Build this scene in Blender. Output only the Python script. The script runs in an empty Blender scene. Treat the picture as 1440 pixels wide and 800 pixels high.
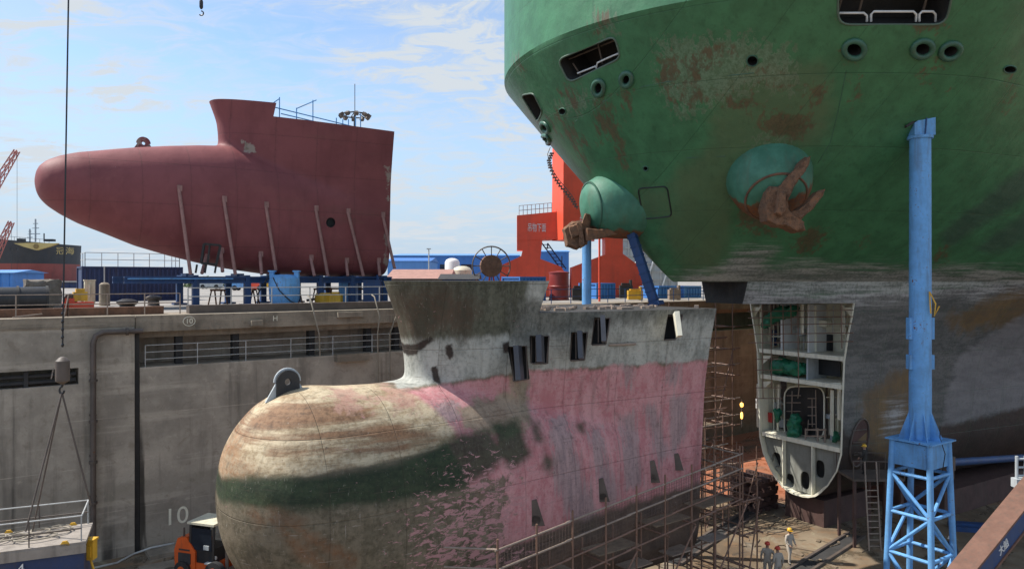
import bpy, bmesh, math, random
import numpy as np
from mathutils import Vector, Matrix
from mathutils.bvhtree import BVHTree
random.seed(7)
V=Vector
sc=bpy.context.scene; COL=sc.collection
F=1040.0; CX=720.0; HY=392.0; CZ=14.0
Zq=12.1                                             # quay level; dock floor is z=0
# ---------------------------------------------------------------- projection helpers
def P(px,py,D): return V(((px-CX)/F*D, D, CZ-(py-HY)/F*D))
def at_z(px,py,z=0.0): return P(px,py,(CZ-z)*F/(py-HY))
def frame(ox,oy,ang): return Matrix.Translation((ox,oy,0))@Matrix.Rotation(ang+math.pi,4,'Z')
A=math.radians(36); A2=0.552
M1=frame(6.5,33.9,A)                                # old bow piece  (x forward, y towards the camera side, z up)
M2=frame(16.442,42.463,A2)                          # green ship, origin at the cut
M3=frame(-11.15,59.9,A)                             # new bow piece on the quay
u=V((math.cos(A),math.sin(A),0)); v=V((math.sin(A),-math.cos(A),0)); UP=V((0,0,1))
W0=V((-19,38,0))
def wall(k,d,z): return W0+u*k-v*d+UP*z             # k along the dock wall, d inland
def wall_at(px,py,d=0.0):
    b=W0-v*d; r=(px-CX)/F
    k=(r*b.y-b.x)/(u.x-r*u.y); q=b+u*k
    return k, CZ-(py-HY)/F*q.y
def wp(px,py,d=0.0):
    k,z=wall_at(px,py,d); return wall(k,d,z)
def plane_hit(px,py,M,axis,val):                    # pixel ray against a local plane of a frame
    Mi=M.inverted(); o=Mi@V((0,0,CZ)); d=Mi.to_3x3()@V(((px-CX)/F,1,-(py-HY)/F))
    k=(val-o[axis])/d[axis]; return M@(o+d*k)
def project(p): return CX+p.x/p.y*F, HY-(p.z-CZ)/p.y*F
# ---------------------------------------------------------------- node helper
class N:
    def __init__(s,name):
        s.m=bpy.data.materials.new(name); s.m.use_nodes=True; s.t=s.m.node_tree
        s.b=s.t.nodes['Principled BSDF']; s.tc=s.t.nodes.new('ShaderNodeTexCoord')
    def n(s,k,**kw):
        x=s.t.nodes.new(k)
        for a,b in kw.items(): setattr(x,a,b)
        return x
    def put(s,sock,val):
        if isinstance(val,bpy.types.NodeSocket): s.t.links.new(val,sock)
        else: sock.default_value=val
    def math(s,op,a,b=0.0,c=0.0,clamp=False):
        x=s.n('ShaderNodeMath',operation=op,use_clamp=clamp)
        for i,q in enumerate((a,b,c)): s.put(x.inputs[i],q)
        return x.outputs[0]
    def mix(s,f,a,b,mode='MIX'):
        x=s.n('ShaderNodeMix',data_type='RGBA',blend_type=mode); s.put(x.inputs[0],f)
        for i,q in ((6,a),(7,b)): s.put(x.inputs[i],q if isinstance(q,bpy.types.NodeSocket) else (*q,1) if len(q)==3 else q)
        return x.outputs[2]
    def co(s,scale=(1,1,1),rot=(0,0,0)):
        x=s.n('ShaderNodeMapping'); x.inputs['Scale'].default_value=scale; x.inputs['Rotation'].default_value=rot
        s.t.links.new(s.tc.outputs['Object'],x.inputs[0]); return x.outputs[0]
    def noise(s,vec,scale,detail=4.0,rough=.6,dist=0.0):
        x=s.n('ShaderNodeTexNoise'); s.put(x.inputs['Vector'],vec)
        x.inputs['Scale'].default_value=scale; x.inputs['Detail'].default_value=detail
        x.inputs['Roughness'].default_value=rough; x.inputs['Distortion'].default_value=dist; return x.outputs['Fac']
    def step(s,val,lo,hi):
        x=s.n('ShaderNodeMapRange',interpolation_type='SMOOTHSTEP'); s.put(x.inputs[0],val)
        x.inputs[1].default_value=lo; x.inputs[2].default_value=hi; return x.outputs[0]
    def attr(s,name):
        x=s.n('ShaderNodeAttribute',attribute_name=name); return x.outputs['Fac']
    def sep(s,vec):
        x=s.n('ShaderNodeSeparateXYZ'); s.put(x.inputs[0],vec); return x.outputs
    def bump(s,h,strength=.3,dist=.02):
        x=s.n('ShaderNodeBump'); x.inputs['Strength'].default_value=strength; x.inputs['Distance'].default_value=dist
        s.put(x.inputs['Height'],h); s.t.links.new(x.outputs[0],s.b.inputs['Normal'])
    def done(s,col,rough=.6,metal=0.0,spec=None):
        s.put(s.b.inputs['Base Color'],col if isinstance(col,bpy.types.NodeSocket) else (*col,1))
        s.put(s.b.inputs['Roughness'],rough); s.b.inputs['Metallic'].default_value=metal
        if spec is not None: s.b.inputs['Specular IOR Level'].default_value=spec
        return s.m
def lin(r,g,b):                                     # sRGB 0-255 to linear
    f=lambda c:(c/255/12.92) if c<=10 else ((c/255+.055)/1.055)**2.4
    return (f(r),f(g),f(b))
def sc_(c,k): return tuple(min(1,x*k) for x in c)
def paint(name,base,rough=.55,var=.3,dirt=.25,rust=0.0,scale=1.0,metal=0.0,dirtcol=(.08,.065,.05),rustcol=(.16,.06,.025),bump=.15,streak=True):
    m=N(name); o=m.co()
    n1=m.noise(o,1.3*scale,6,.65); n2=m.noise(m.co((4*scale,4*scale,.5*scale)),1.0,5,.6); n3=m.noise(o,9*scale,5,.7)
    c=m.mix(m.step(n1,.3,.7),sc_(base,1-var*.6),sc_(base,1+var*.5))
    c=m.mix(m.math('MULTIPLY',m.step(n2 if streak else n3,.48,.72),dirt),c,dirtcol)
    c=m.mix(m.math('MULTIPLY',m.step(n3,.5,.75),dirt*.7),c,sc_(dirtcol,1.4))
    if rust>0: c=m.mix(m.step(m.math('ADD',m.math('MULTIPLY',n1,.5),m.math('MULTIPLY',n3,.5)),.72-rust*.3,.78-rust*.3),c,rustcol)
    m.bump(n3,bump,.02)
    return m.done(c,rough,metal)
# ---------------------------------------------------------------- objects
TM={}
def obj_props(o,label=None,cat=None,group=None,kind=None):
    for k,q in (('label',label),('category',cat),('group',group),('kind',kind)):
        if q: o[k]=q
def thing(name,label,cat,M=None,loc=None,group=None):
    o=bpy.data.objects.new(name,None); COL.objects.link(o); o.empty_display_size=.3
    M=M.copy() if M is not None else Matrix.Translation(loc)
    o.matrix_world=M; o.location,o.rotation_euler=M.to_translation(),M.to_euler(); TM[o.name]=M
    obj_props(o,label,cat,group); return o
def rot_to(d,up=UP):                                # basis with x along d
    d=d.normalized()
    if abs(d.dot(up))>.98: up=V((0,1,0)) if abs(d.y)<.9 else V((1,0,0))
    y=up.cross(d).normalized(); z=d.cross(y); return Matrix((d,y,z)).transposed()
class MB:
    def __init__(s): s.b=bmesh.new(); s.mi=0
    def face(s,vs):
        try: f=s.b.faces.new(vs); f.material_index=s.mi; return f
        except ValueError: return None
    def poly(s,pts): return s.face([s.b.verts.new(p) for p in pts])
    def box(s,c,size,R=None):
        R=R or Matrix.Identity(3); c=V(c); vs=[]
        for i in (-1,1):
            for j in (-1,1):
                for k in (-1,1): vs.append(s.b.verts.new(c+R@V((i*size[0]/2,j*size[1]/2,k*size[2]/2))))
        for f in ((0,1,3,2),(4,6,7,5),(0,4,5,1),(2,3,7,6),(0,2,6,4),(1,5,7,3)): s.face([vs[i] for i in f])
        return s
    def beam(s,a,b,w,h,up=UP):
        a,b=V(a),V(b); return s.box((a+b)/2,((b-a).length,w,h),rot_to(b-a,up))
    def tube(s,a,b,r,n=7,r2=None): return s.path([a,b],r,n,r2=r2)
    def path(s,pts,r,n=7,closed=False,r2=None):
        pts=[V(p) for p in pts]; rings=[]; L=len(pts)
        prev=None
        for i,p in enumerate(pts):
            if closed: d=(pts[(i+1)%L]-pts[i-1])
            else: d=pts[min(i+1,L-1)]-pts[max(i-1,0)]
            d=d.normalized() if d.length>1e-7 else V((1,0,0))
            if prev is None:
                R=rot_to(d); y=R.col[1].copy()
            else:
                y=(prev-d*prev.dot(d)).normalized()
            z=d.cross(y); prev=y
            rr=r if r2 is None else r+(r2-r)*i/(L-1)
            rings.append([s.b.verts.new(p+(y*math.cos(2*math.pi*k/n)+z*math.sin(2*math.pi*k/n))*rr) for k in range(n)])
        for i in range(L if closed else L-1):
            a,b=rings[i],rings[(i+1)%L]
            for k in range(n): s.face([a[k],a[(k+1)%n],b[(k+1)%n],b[k]])
        if not closed: s.face(rings[0][::-1]); s.face(rings[-1])
        return s
    def lathe(s,prof,o=(0,0,0),axis=UP,n=20,cap=True):
        R=rot_to(V(axis)); d,y,z=R.col[0],R.col[1],R.col[2]; rings=[]
        for r,h in prof: rings.append([s.b.verts.new(V(o)+d*h+(y*math.cos(2*math.pi*k/n)+z*math.sin(2*math.pi*k/n))*r) for k in range(n)])
        for a,b in zip(rings,rings[1:]):
            for k in range(n): s.face([a[k],a[(k+1)%n],b[(k+1)%n],b[k]])
        if cap: s.face(rings[0][::-1]); s.face(rings[-1])
        return s
    def prism(s,pts,d):                              # polygon extruded by vector d
        d=V(d); a=[s.b.verts.new(p) for p in pts]; b=[s.b.verts.new(V(p)+d) for p in pts]; n=len(a)
        s.face(a[::-1]); s.face(b)
        for i in range(n): s.face([a[i],a[(i+1)%n],b[(i+1)%n],b[i]])
        return s
    def grid(s,rows,closed=False):
        R=[[s.b.verts.new(p) for p in r] for r in rows]; n=len(R[0])
        for a,b in zip(R,R[1:]):
            for k in range(n if closed else n-1): s.face([a[k],a[(k+1)%n],b[(k+1)%n],b[k]])
        return R
    def mesh(s,me,M):
        off=len(s.b.faces); nv=[s.b.verts.new(M@q.co) for q in me.vertices]
        for p in me.polygons: s.face([nv[i] for i in p.vertices])
        return s
    def text(s,txt,o,x,y,size,depth=.02,width=None):
        cu=bpy.data.curves.new('t','FONT'); cu.body=txt; cu.size=1; cu.extrude=.5; cu.align_x='CENTER'; cu.align_y='CENTER'
        ob=bpy.data.objects.new('t',cu); COL.objects.link(ob)
        me=bpy.data.meshes.new_from_object(ob.evaluated_get(bpy.context.evaluated_depsgraph_get()))
        bpy.data.objects.remove(ob)
        x,y=V(x).normalized(),V(y).normalized(); z=x.cross(y)
        sx=size
        if width: sx=width/max(1e-3,(max(q.co.x for q in me.vertices)-min(q.co.x for q in me.vertices)))
        M=Matrix((x*sx,y*size,z*depth)).transposed().to_4x4(); M.translation=V(o); s.mesh(me,M); return s
    def build(s,name,mats,parent=None,smooth=None,label=None,cat=None,group=None,kind=None,base=None,fix=True,bevel=0.0):
        if not isinstance(mats,(list,tuple)): mats=[mats]
        if bevel: bmesh.ops.bevel(s.b,geom=[e for e in s.b.edges if len(e.link_faces)==2 and e.calc_face_angle(0)>.6],offset=bevel,segments=1,affect='EDGES')
        if fix: bmesh.ops.recalc_face_normals(s.b,faces=s.b.faces)
        if parent is not None: T=TM[parent.name]
        else:
            if base is None:
                c=[q.co for q in s.b.verts]; lo=V([min(p[i] for p in c) for i in range(3)]); hi=V([max(p[i] for p in c) for i in range(3)])
                base=V(((lo.x+hi.x)/2,(lo.y+hi.y)/2,lo.z))
            T=base if isinstance(base,Matrix) else Matrix.Translation(base)
        s.b.transform(T.inverted())
        if smooth:
            for f in s.b.faces: f.smooth=True
            for e in s.b.edges:
                if len(e.link_faces)==2 and e.calc_face_angle(0)>math.radians(smooth): e.smooth=False
        me=bpy.data.meshes.new(name); s.b.to_mesh(me); s.b.free()
        for m in mats: me.materials.append(m)
        o=bpy.data.objects.new(name,me); COL.objects.link(o)
        if parent is not None: o.parent=parent
        else: o.location,o.rotation_euler=T.to_translation(),T.to_euler()
        TM[o.name]=T; obj_props(o,label,cat,group,kind); return o
def evalmesh(bm,mods,extra=()):                      # bake modifiers on a throw-away object
    me=bpy.data.meshes.new('tmp'); bm.to_mesh(me); o=bpy.data.objects.new('tmp',me); COL.objects.link(o)
    for t,kw in mods:
        m=o.modifiers.new('m',t)
        for k,q in kw.items(): setattr(m,k,q)
    r=bpy.data.meshes.new_from_object(o.evaluated_get(bpy.context.evaluated_depsgraph_get()))
    bpy.data.objects.remove(o)
    out=bmesh.new(); out.from_mesh(r); return out
def boolean(bm,cut,mat_index=1,nm=3):
    cb=cut.b; bmesh.ops.recalc_face_normals(cb,faces=cb.faces); bmesh.ops.triangulate(cb,faces=[f for f in cb.faces if len(f.verts)>4])
    mats=[bpy.data.materials.new('x%d'%i) for i in range(nm)]
    def ob(b):
        me=bpy.data.meshes.new('c'); b.to_mesh(me)
        for q in mats: me.materials.append(q)
        o=bpy.data.objects.new('c',me); COL.objects.link(o); return o
    for f in cb.faces: f.material_index=mat_index
    o=ob(bm); c=ob(cb)
    m=o.modifiers.new('b','BOOLEAN'); m.operation='DIFFERENCE'; m.object=c; m.solver='EXACT'
    r=bpy.data.meshes.new_from_object(o.evaluated_get(bpy.context.evaluated_depsgraph_get()))
    out=bmesh.new(); out.from_mesh(r); bpy.data.objects.remove(o); bpy.data.objects.remove(c)
    for q in mats: bpy.data.materials.remove(q)
    return out
def sdf(poly,X,Y):                                   # signed distance (px), positive inside
    poly=np.array(poly,float); n=len(poly); d=np.full(X.shape,1e9); ins=np.zeros(X.shape,bool)
    for i in range(n):
        a=poly[i]; b=poly[(i+1)%n]; e=b-a; L=max(e@e,1e-9)
        h=np.clip(((X-a[0])*e[0]+(Y-a[1])*e[1])/L,0,1)
        d=np.minimum(d,np.hypot(X-a[0]-h*e[0],Y-a[1]-h*e[1]))
        c=((a[1]>Y)!=(b[1]>Y)); 
        with np.errstate(divide='ignore',invalid='ignore'): xi=(b[0]-a[0])*(Y-a[1])/(b[1]-a[1])+a[0]
        ins^=c&(X<xi)
    return np.where(ins,d,-d)
def marks(o,T,zones):                                # paint zones on a hull: one float attribute each, same on both sides
    me=o.data; n=len(me.vertices); co=np.empty(n*3); me.vertices.foreach_get('co',co); co=co.reshape(-1,3).copy()
    co[:,1]=np.abs(co[:,1]); Mw=np.array(T); w=co@Mw[:3,:3].T+Mw[:3,3]
    X=CX+w[:,0]/w[:,1]*F; Y=HY-(w[:,2]-CZ)/w[:,1]*F
    for name,polys in zones.items():
        d=np.full(n,-60.0)
        for p in polys: d=np.maximum(d,sdf(p,X,Y))
        a=me.attributes.new(name,'FLOAT','POINT'); a.data.foreach_set('value',np.clip(d,-60,60).astype(np.float32))
def layered(name,base,layers,rough=.6,bump=.25,seam=None,glob=None,spec=.4,grime=.35,seamk=.28):
    """layers: (attr, colA, colB, noise px amplitude, noise scale (x,y,z), threshold softness, strength)"""
    m=N(name); o=m.co(); fine=m.noise(o,7,6,.7); mid=m.noise(o,1.1,6,.6)
    stre=m.noise(m.co((3.2,3.2,.22)),1.0,6,.6)
    c=m.mix(m.step(mid,.3,.7),sc_(base,.82),sc_(base,1.15))
    c=m.mix(m.math('MULTIPLY',m.step(stre,.5,.8),.35),c,sc_(base,.55))
    for (a,ca,cb,amp,ns,soft,strg) in layers:
        nz=m.noise(m.co(ns),1.0,7,.68,.3)
        val=m.math('ADD',m.attr(a),m.math('MULTIPLY',m.math('SUBTRACT',nz,.5),amp*2.4))
        f=m.math('MULTIPLY',m.step(val,-soft,soft),strg)
        cc=m.mix(m.step(m.math('ADD',m.math('MULTIPLY',fine,.4),m.math('MULTIPLY',nz,.6)),.40,.60),ca,cb)
        c=m.mix(f,c,cc)
    grit=m.noise(o,2.6,9,.78,.4); c=m.mix(m.math('MULTIPLY',m.step(grit,.54,.70),grime),c,sc_(base,.3)); c=m.mix(m.math('MULTIPLY',m.step(stre,.52,.72),grime*.7),c,sc_(base,.35))
    c=m.mix(m.math('MULTIPLY',m.step(fine,.52,.75),.28),c,sc_(base,.45))
    h=fine
    if seam:
        sx,sz=seam; xyz=m.sep(m.co())
        ax=m.math('ABSOLUTE',m.math('SUBTRACT',m.math('FRACT',m.math('DIVIDE',xyz[0],sx)),.5))
        az=m.math('ABSOLUTE',m.math('SUBTRACT',m.math('FRACT',m.math('DIVIDE',xyz[2],sz)),.5))
        line=m.math('MAXIMUM',m.step(ax,.5-.022/sx,.5),m.step(az,.5-.022/sz,.5))
        c=m.mix(m.math('MULTIPLY',line,seamk),c,sc_(base,.4)); h=m.math('SUBTRACT',fine,m.math('MULTIPLY',line,1.5))
        # slight plate unevenness between frames
        h=m.math('ADD',h,m.math('MULTIPLY',m.noise(m.co((1.2,1.2,1.2)),1.0,2,.5),3.0))
    m.bump(h,bump,.03)
    return m.done(c,rough,0,spec)
# ================================================================= camera, sun, sky
cam=bpy.data.cameras.new('camera'); co=bpy.data.objects.new('camera',cam); COL.objects.link(co)
co.location=(0,0,CZ); co.rotation_euler=(math.pi/2,0,0); cam.sensor_width=36; cam.lens=36*F/1440; cam.shift_y=-8/1440; cam.clip_end=8000; cam.clip_start=.2
sc.camera=co
SUN=V((-.60,.08,.79)).normalized()
sl=bpy.data.lights.new('sun','SUN'); sl.energy=4.5; sl.angle=math.radians(.5); sl.color=(1,.95,.87)
so=bpy.data.objects.new('sun',sl); COL.objects.link(so); so.rotation_euler=SUN.to_track_quat('Z','Y').to_euler(); so.location=(-60,-10,80)
w=bpy.data.worlds.new('World'); sc.world=w; w.use_nodes=True; wt=w.node_tree; bg=wt.nodes['Background']
def wn(k,**kw):
    x=wt.nodes.new(k)
    for a,b in kw.items(): setattr(x,a,b)
    return x
def wm(op,a,b=0.0,clamp=False):
    x=wn('ShaderNodeMath',operation=op,use_clamp=clamp)
    for i,q in enumerate((a,b)):
        if isinstance(q,bpy.types.NodeSocket): wt.links.new(q,x.inputs[i])
        else: x.inputs[i].default_value=q
    return x.outputs[0]
sky=wn('ShaderNodeTexSky',sky_type='NISHITA'); sky.sun_disc=False
sky.sun_elevation=math.asin(SUN.z); sky.sun_rotation=math.atan2(SUN.x,SUN.y)%(2*math.pi); sky.air_density=1.0; sky.dust_density=.3; sky.ozone_density=2.6
tc=wn('ShaderNodeTexCoord'); sp=wn('ShaderNodeSeparateXYZ'); wt.links.new(tc.outputs['Generated'],sp.inputs[0])
den=wm('ADD',wm('MAXIMUM',sp.outputs[2],0.0),.16)
cb=wn('ShaderNodeCombineXYZ'); wt.links.new(wm('DIVIDE',sp.outputs[0],den),cb.inputs[0]); wt.links.new(wm('DIVIDE',sp.outputs[1],den),cb.inputs[1])
mp=wn('ShaderNodeMapping'); mp.inputs['Rotation'].default_value=(0,0,.45); mp.inputs['Scale'].default_value=(1.2,1.9,1); wt.links.new(cb.outputs[0],mp.inputs[0])
def cl(scale,det,rough,dist):
    x=wn('ShaderNodeTexNoise'); wt.links.new(mp.outputs[0],x.inputs['Vector'])
    x.inputs['Scale'].default_value=scale; x.inputs['Detail'].default_value=det; x.inputs['Roughness'].default_value=rough; x.inputs['Distortion'].default_value=dist; return x.outputs['Fac']
def wstep(val,lo,hi):
    x=wn('ShaderNodeMapRange',interpolation_type='SMOOTHSTEP'); wt.links.new(val,x.inputs[0]); x.inputs[1].default_value=lo; x.inputs[2].default_value=hi; return x.outputs[0]
big=wstep(cl(.9,3,.5,.2),.39,.62); fin=wstep(cl(4.6,10,.66,.9),.40,.66)
cloud=wm('MULTIPLY',wm('ADD',wm('MULTIPLY',big,.35),wm('MULTIPLY',wm('MULTIPLY',fin,wm('ADD',big,.35)),1.0)),.95,True)
hz=wm('MULTIPLY',wstep(wm('SUBTRACT',1.0,wm('ABSOLUTE',sp.outputs[2])),.70,.985),.92)
mx=wn('ShaderNodeMix',data_type='RGBA'); wt.links.new(hz,mx.inputs[0]); wt.links.new(sky.outputs[0],mx.inputs[6]); mx.inputs[7].default_value=(2.4,3.05,3.85,1)
lx=wn('ShaderNodeMix',data_type='RGBA'); wt.links.new(cloud,lx.inputs[0]); wt.links.new(mx.outputs[2],lx.inputs[6]); lx.inputs[7].default_value=(3.35,3.65,3.95,1)
wt.links.new(lx.outputs[2],bg.inputs[0]); bg.inputs[1].default_value=.145
sc.view_settings.view_transform='Standard'; sc.view_settings.look='None'; sc.view_settings.exposure=0.5; sc.view_settings.gamma=1
# ================================================================= materials
concrete=None
def concrete_mat(name,base,wet=.3,scale=1.0,vert=True,stain=None):
    m=N(name); o=m.co(); n1=m.noise(o,.35*scale,7,.65); n2=m.noise(m.co((1.6,1.6,.1)) if vert else o,1.0*scale,6,.62); n3=m.noise(o,6*scale,6,.7); n4=m.noise(m.co((.12,.12,1.4)) if vert else m.co((.3,1.2,1)),1.0,5,.6); n5=m.noise(o,1.7*scale,8,.72,.5)
    c=m.mix(m.step(n1,.3,.7),sc_(base,.68),sc_(base,1.25))
    c=m.mix(m.math('MULTIPLY',m.step(n2,.5,.72),wet*1.7,clamp=True),c,sc_(base,.38))
    c=m.mix(m.math('MULTIPLY',m.step(n4,.54,.68),.45),c,sc_(base,1.5))
    c=m.mix(m.math('MULTIPLY',m.step(n5,.54,.66),.5),c,sc_((base[0]*1.02,base[1]*.97,base[2]*.88),.55))
    c=m.mix(m.math('MULTIPLY',m.step(n5,.42,.34),.3),c,sc_(base,1.6))
    c=m.mix(m.math('MULTIPLY',m.step(n3,.5,.8),.4),c,sc_(base,.5))
    h=m.math('ADD',n3,m.math('MULTIPLY',n1,2.0))
    if vert:
        z=m.sep(o)[2]; l=m.step(m.math('ABSOLUTE',m.math('SUBTRACT',m.math('FRACT',m.math('DIVIDE',z,2.35)),.5)),.488,.5)
        n6=m.noise(m.co((.5,.5,.2)),1.0,4,.6); c=m.mix(m.math('MULTIPLY',l,m.math('MULTIPLY',m.step(n6,.4,.6),.6)),c,sc_(base,1.7))
    if stain:
        p=m.sep(o); al=m.math('ADD',m.math('MULTIPLY',p[0],u.x),m.math('MULTIPLY',p[1],u.y))
        for k_,wd,top in stain:
            dist=m.math('ABSOLUTE',m.math('SUBTRACT',al,k_)); f=m.math('SUBTRACT',m.math('ADD',wd,m.math('MULTIPLY',m.math('SUBTRACT',n2,.5),wd*5.0)),m.math('MULTIPLY',dist,1.0))
            f=m.math('MULTIPLY',m.step(f,0,.25),m.step(m.math('ADD',p[2],m.math('MULTIPLY',n1,3.0)),top+2.2,top-.5)); c=m.mix(m.math('MULTIPLY',f,.85),c,(.022,.018,.015))
        tide=m.math('MULTIPLY',m.step(m.math('ADD',p[2],m.math('MULTIPLY',n5,1.5)),4.6,4.2),m.step(n1,.45,.6)); c=m.mix(m.math('MULTIPLY',tide,.35),c,(.10,.095,.06))
    m.bump(h,.4,.03)
    return m.done(c,.85)
m_wall=concrete_mat('dock wall concrete',(.39,.34,.275),.42,stain=[(-15.2,.35,6.5),(-16.6,.3,1.6),(-8.5,.12,9),(-1.5,.15,9),(-20.5,.1,10)])
m_cop=concrete_mat('coping concrete',(.27,.225,.17),.35,1.5)
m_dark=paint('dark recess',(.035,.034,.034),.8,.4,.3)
m_quay=concrete_mat('quay concrete',(.27,.25,.225),.15,.6,False)
def floor_mat():
    m=N('dock floor'); o=m.co(); n1=m.noise(o,.16,7,.62,.4); n2=m.noise(o,.9,7,.65); n3=m.noise(o,7,6,.7); n4=m.noise(m.co((.5,.12,1),(0,0,.6)),1.0,6,.6)
    c=m.mix(m.step(n1,.35,.65),(.115,.078,.046),(.25,.195,.13))
    c=m.mix(m.math('MULTIPLY',m.step(n2,.47,.60),.75),c,(.19,.115,.06)); n5=m.noise(o,.45,8,.7,1.2); c=m.mix(m.math('MULTIPLY',m.step(n5,.53,.60),.7),c,(.085,.07,.05)); c=m.mix(m.math('MULTIPLY',m.step(n5,.42,.36),.5),c,(.30,.27,.18))
    c=m.mix(m.math('MULTIPLY',m.step(n4,.55,.7),.5),c,(.36,.33,.27))
    c=m.mix(m.math('MULTIPLY',m.step(n3,.5,.8),.45),c,(.06,.05,.04))
    # orange-red tone mixed into the floor colour further back
    p=m.sep(o); red=m.math('MULTIPLY',m.step(p[1],45.5,48.5),m.step(n1,.3,.5))
    c=m.mix(m.math('MULTIPLY',red,.75),c,(.42,.13,.06))
    m.bump(n3,.3,.02); return m.done(c,m.math('SUBTRACT',.95,m.math('MULTIPLY',m.step(n5,.54,.58),.7)))
m_floor=floor_mat()
m_green=None
m_blue=paint('blue steel',lin(104,164,218),.55,.25,.42,.46,dirtcol=(.10,.12,.14))
m_dblue=paint('dark blue steel',lin(32,66,112),.5,.25,.35,.3)
m_navy=paint('navy container paint',lin(36,54,92),.6,.2,.3,.25)
m_red=paint('crane red',lin(230,86,58),.5,.16,.14,.02,.4)
m_steel=paint('weathered steel',(.11,.085,.07),.6,.4,.4,.4)
m_rust=paint('rust',(.17,.085,.05),.85,.5,.4,.35,2.0,bump=.5)
m_pole=paint('rusty scaffold tube',(.20,.115,.08),.6,.4,.3,.5,2)
m_lpole=paint('pale scaffold tube',(.30,.23,.18),.5,.3,.3,.25,2)
m_rail=paint('galvanised rail',(.45,.45,.43),.45,.25,.25,.12)
m_plank=paint('scaffold plank',(.20,.15,.10),.8,.4,.5,.1,2)
m_white=paint('off white paint',(.84,.80,.64),.5,.12,.22,.06)
m_wht=paint('clean white paint',(.75,.75,.73),.5,.1,.12)
m_black=paint('black paint',(.016,.017,.02),.45,.3,.2)
m_tarp=paint('green tarpaulin',(.01,.16,.08),.45,.5,.2,0,2,bump=.8)
m_grey=paint('grey cladding',(.42,.45,.46),.6,.15,.2)
m_yel=paint('yellow paint',lin(220,170,50),.5,.2,.3,.1)
m_orange=paint('orange paint',lin(214,92,34),.45,.2,.25,.06)
m_cream=paint('cream roof',(.6,.56,.42),.6,.2,.3)
m_tire=paint('tyre rubber',(.02,.02,.02),.85,.3,.4)
m_brown=paint('red brown antifouling',(.085,.045,.038),.75,.4,.4,.2)
m_canvas=paint('grey canvas cover',(.15,.13,.11),.85,.4,.35,0,2,bump=.7)
m_skin=paint('skin',(.36,.22,.15),.6,.1,.05,streak=False)
m_bei=paint('beige coverall',(.46,.40,.33),.85,.2,.3,0,4)
m_nav=paint('navy coverall',(.02,.03,.075),.85,.2,.3,0,4)
m_dk=paint('dark coverall',(.03,.028,.026),.85,.2,.3,0,4)
m_rope=paint('rope',(.3,.26,.2),.9,.3,.3)
m_glass=N('dark window glass').done((.015,.02,.03),.08)
def emis(name,col,st):
    m=N(name); m.b.inputs['Emission Color'].default_value=(*col,1); m.b.inputs['Emission Strength'].default_value=st; return m.done(col,.5)
m_lamp=emis('work lamp glow',(1,.5,.1),2.6)
# ================================================================= setting: floor, quay, dock wall
b=MB(); b.poly([(-400,-60,0),(400,-60,0),(400,400,0),(-400,400,0)]); b.build('dock_floor',m_floor,kind='structure',base=V((0,0,0)))
b=MB(); q=[wall(-300,.35,Zq),wall(900,.35,Zq),wall(3000,6000,Zq),wall(-3000,6000,Zq)]; b.poly(q); b.build('quay',m_quay,kind='structure',base=V((0,0,Zq-.0)))
dw=thing('dock_wall','grey stained concrete dock wall with an open service gallery and number 10 at its foot','wall',loc=wall(15,0,0))
kG0,_=wall_at(193,500); zg0,zg1=9.44,11.28; K0,K1=-60,110
b=MB()
def wbox(b,k0,k1,d0,d1,z0,z1): b.prism([wall(k0,d0,z0),wall(k1,d0,z0),wall(k1,d0,z1),wall(k0,d0,z1)],-v*(d1-d0))
R3=Matrix((u,-v,UP)).transposed()
kp=kG0-.15; ks=wall_at(110,530)[0]; zs0,zs1=8.85,9.65
wbox(b,kG0+.12,K1,0,3.2,0,zg0)                        # lower face right of the joint
wbox(b,ks,kp,-.18,3.2,0,11.6)                         # pier
wbox(b,K0,ks,-.18,3.2,0,zs0); wbox(b,K0,ks,-.18,3.2,zs1,11.6)
wbox(b,K0,K1,2.6,3.3,-.5,11.65)                       # back of gallery and slots
b.build('wall_face',m_wall,dw)
b=MB(); wbox(b,K0,kp,-.24,3.3,11.604,Zq+.02); wbox(b,kG0-.1,K1,-.12,3.3,zg1,Zq+.01); wbox(b,kG0-.1,K1,.6,3.3,zg1-.35,zg1-.003)
b.build('coping',m_cop,dw,bevel=.04)
b=MB()
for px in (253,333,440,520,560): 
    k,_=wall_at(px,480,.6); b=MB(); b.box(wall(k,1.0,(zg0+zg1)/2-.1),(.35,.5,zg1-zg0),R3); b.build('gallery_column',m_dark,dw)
b=MB(); wbox(b,kG0-.14,kG0+.11,.06,.3,0,zg1); b.build('wall_joint',m_dark,dw)
b=MB()
for z in (9.05,9.35): b.tube(wall(-40,.1,z),wall(ks-.1,.1,z),.10)
for k in (-12,-8,-5): b.box(wall(k,.05,9.2),(.18,.2,.8),R3)
b.build('service_pipe',m_dark,dw)
b=MB(); k0,_=wall_at(131,480,-.4); k1,_=wall_at(201,463,-.4); z0=11.35
p=[wall(k0,-.42,.9),wall(k0,-.42,z0-.5),wall(k0+.12,-.42,z0-.15),wall(k0+.45,-.42,z0),wall(k1,-.42,z0)]
b.path(p,.13,10)
for z in (3,5,7,9): b.lathe([(.19,-.06),(.19,.06)],wall(k0,-.42,z),UP,12); b.box(wall(k0,-.3,z+.3),(.3,.25,.06),R3)
b.lathe([(.19,-.06),(.19,.06)],wall(k0+1.5,-.42,z0),u,12); b.build('wall_pipe',m_steel,dw,smooth=40)
b=MB(); k,z=wall_at(248,726); b.text('10',wall(k,-.012,z),u,UP,1.25,.012); b.build('painted_number',m_white,dw)
b=MB()
for px,t,h in ((266,'10',.38),(387,'H',.42)):
    k,z=wall_at(px,447,-.12); b.text(t,wall(k,-.135,11.75),u,UP,h,.012)
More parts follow.
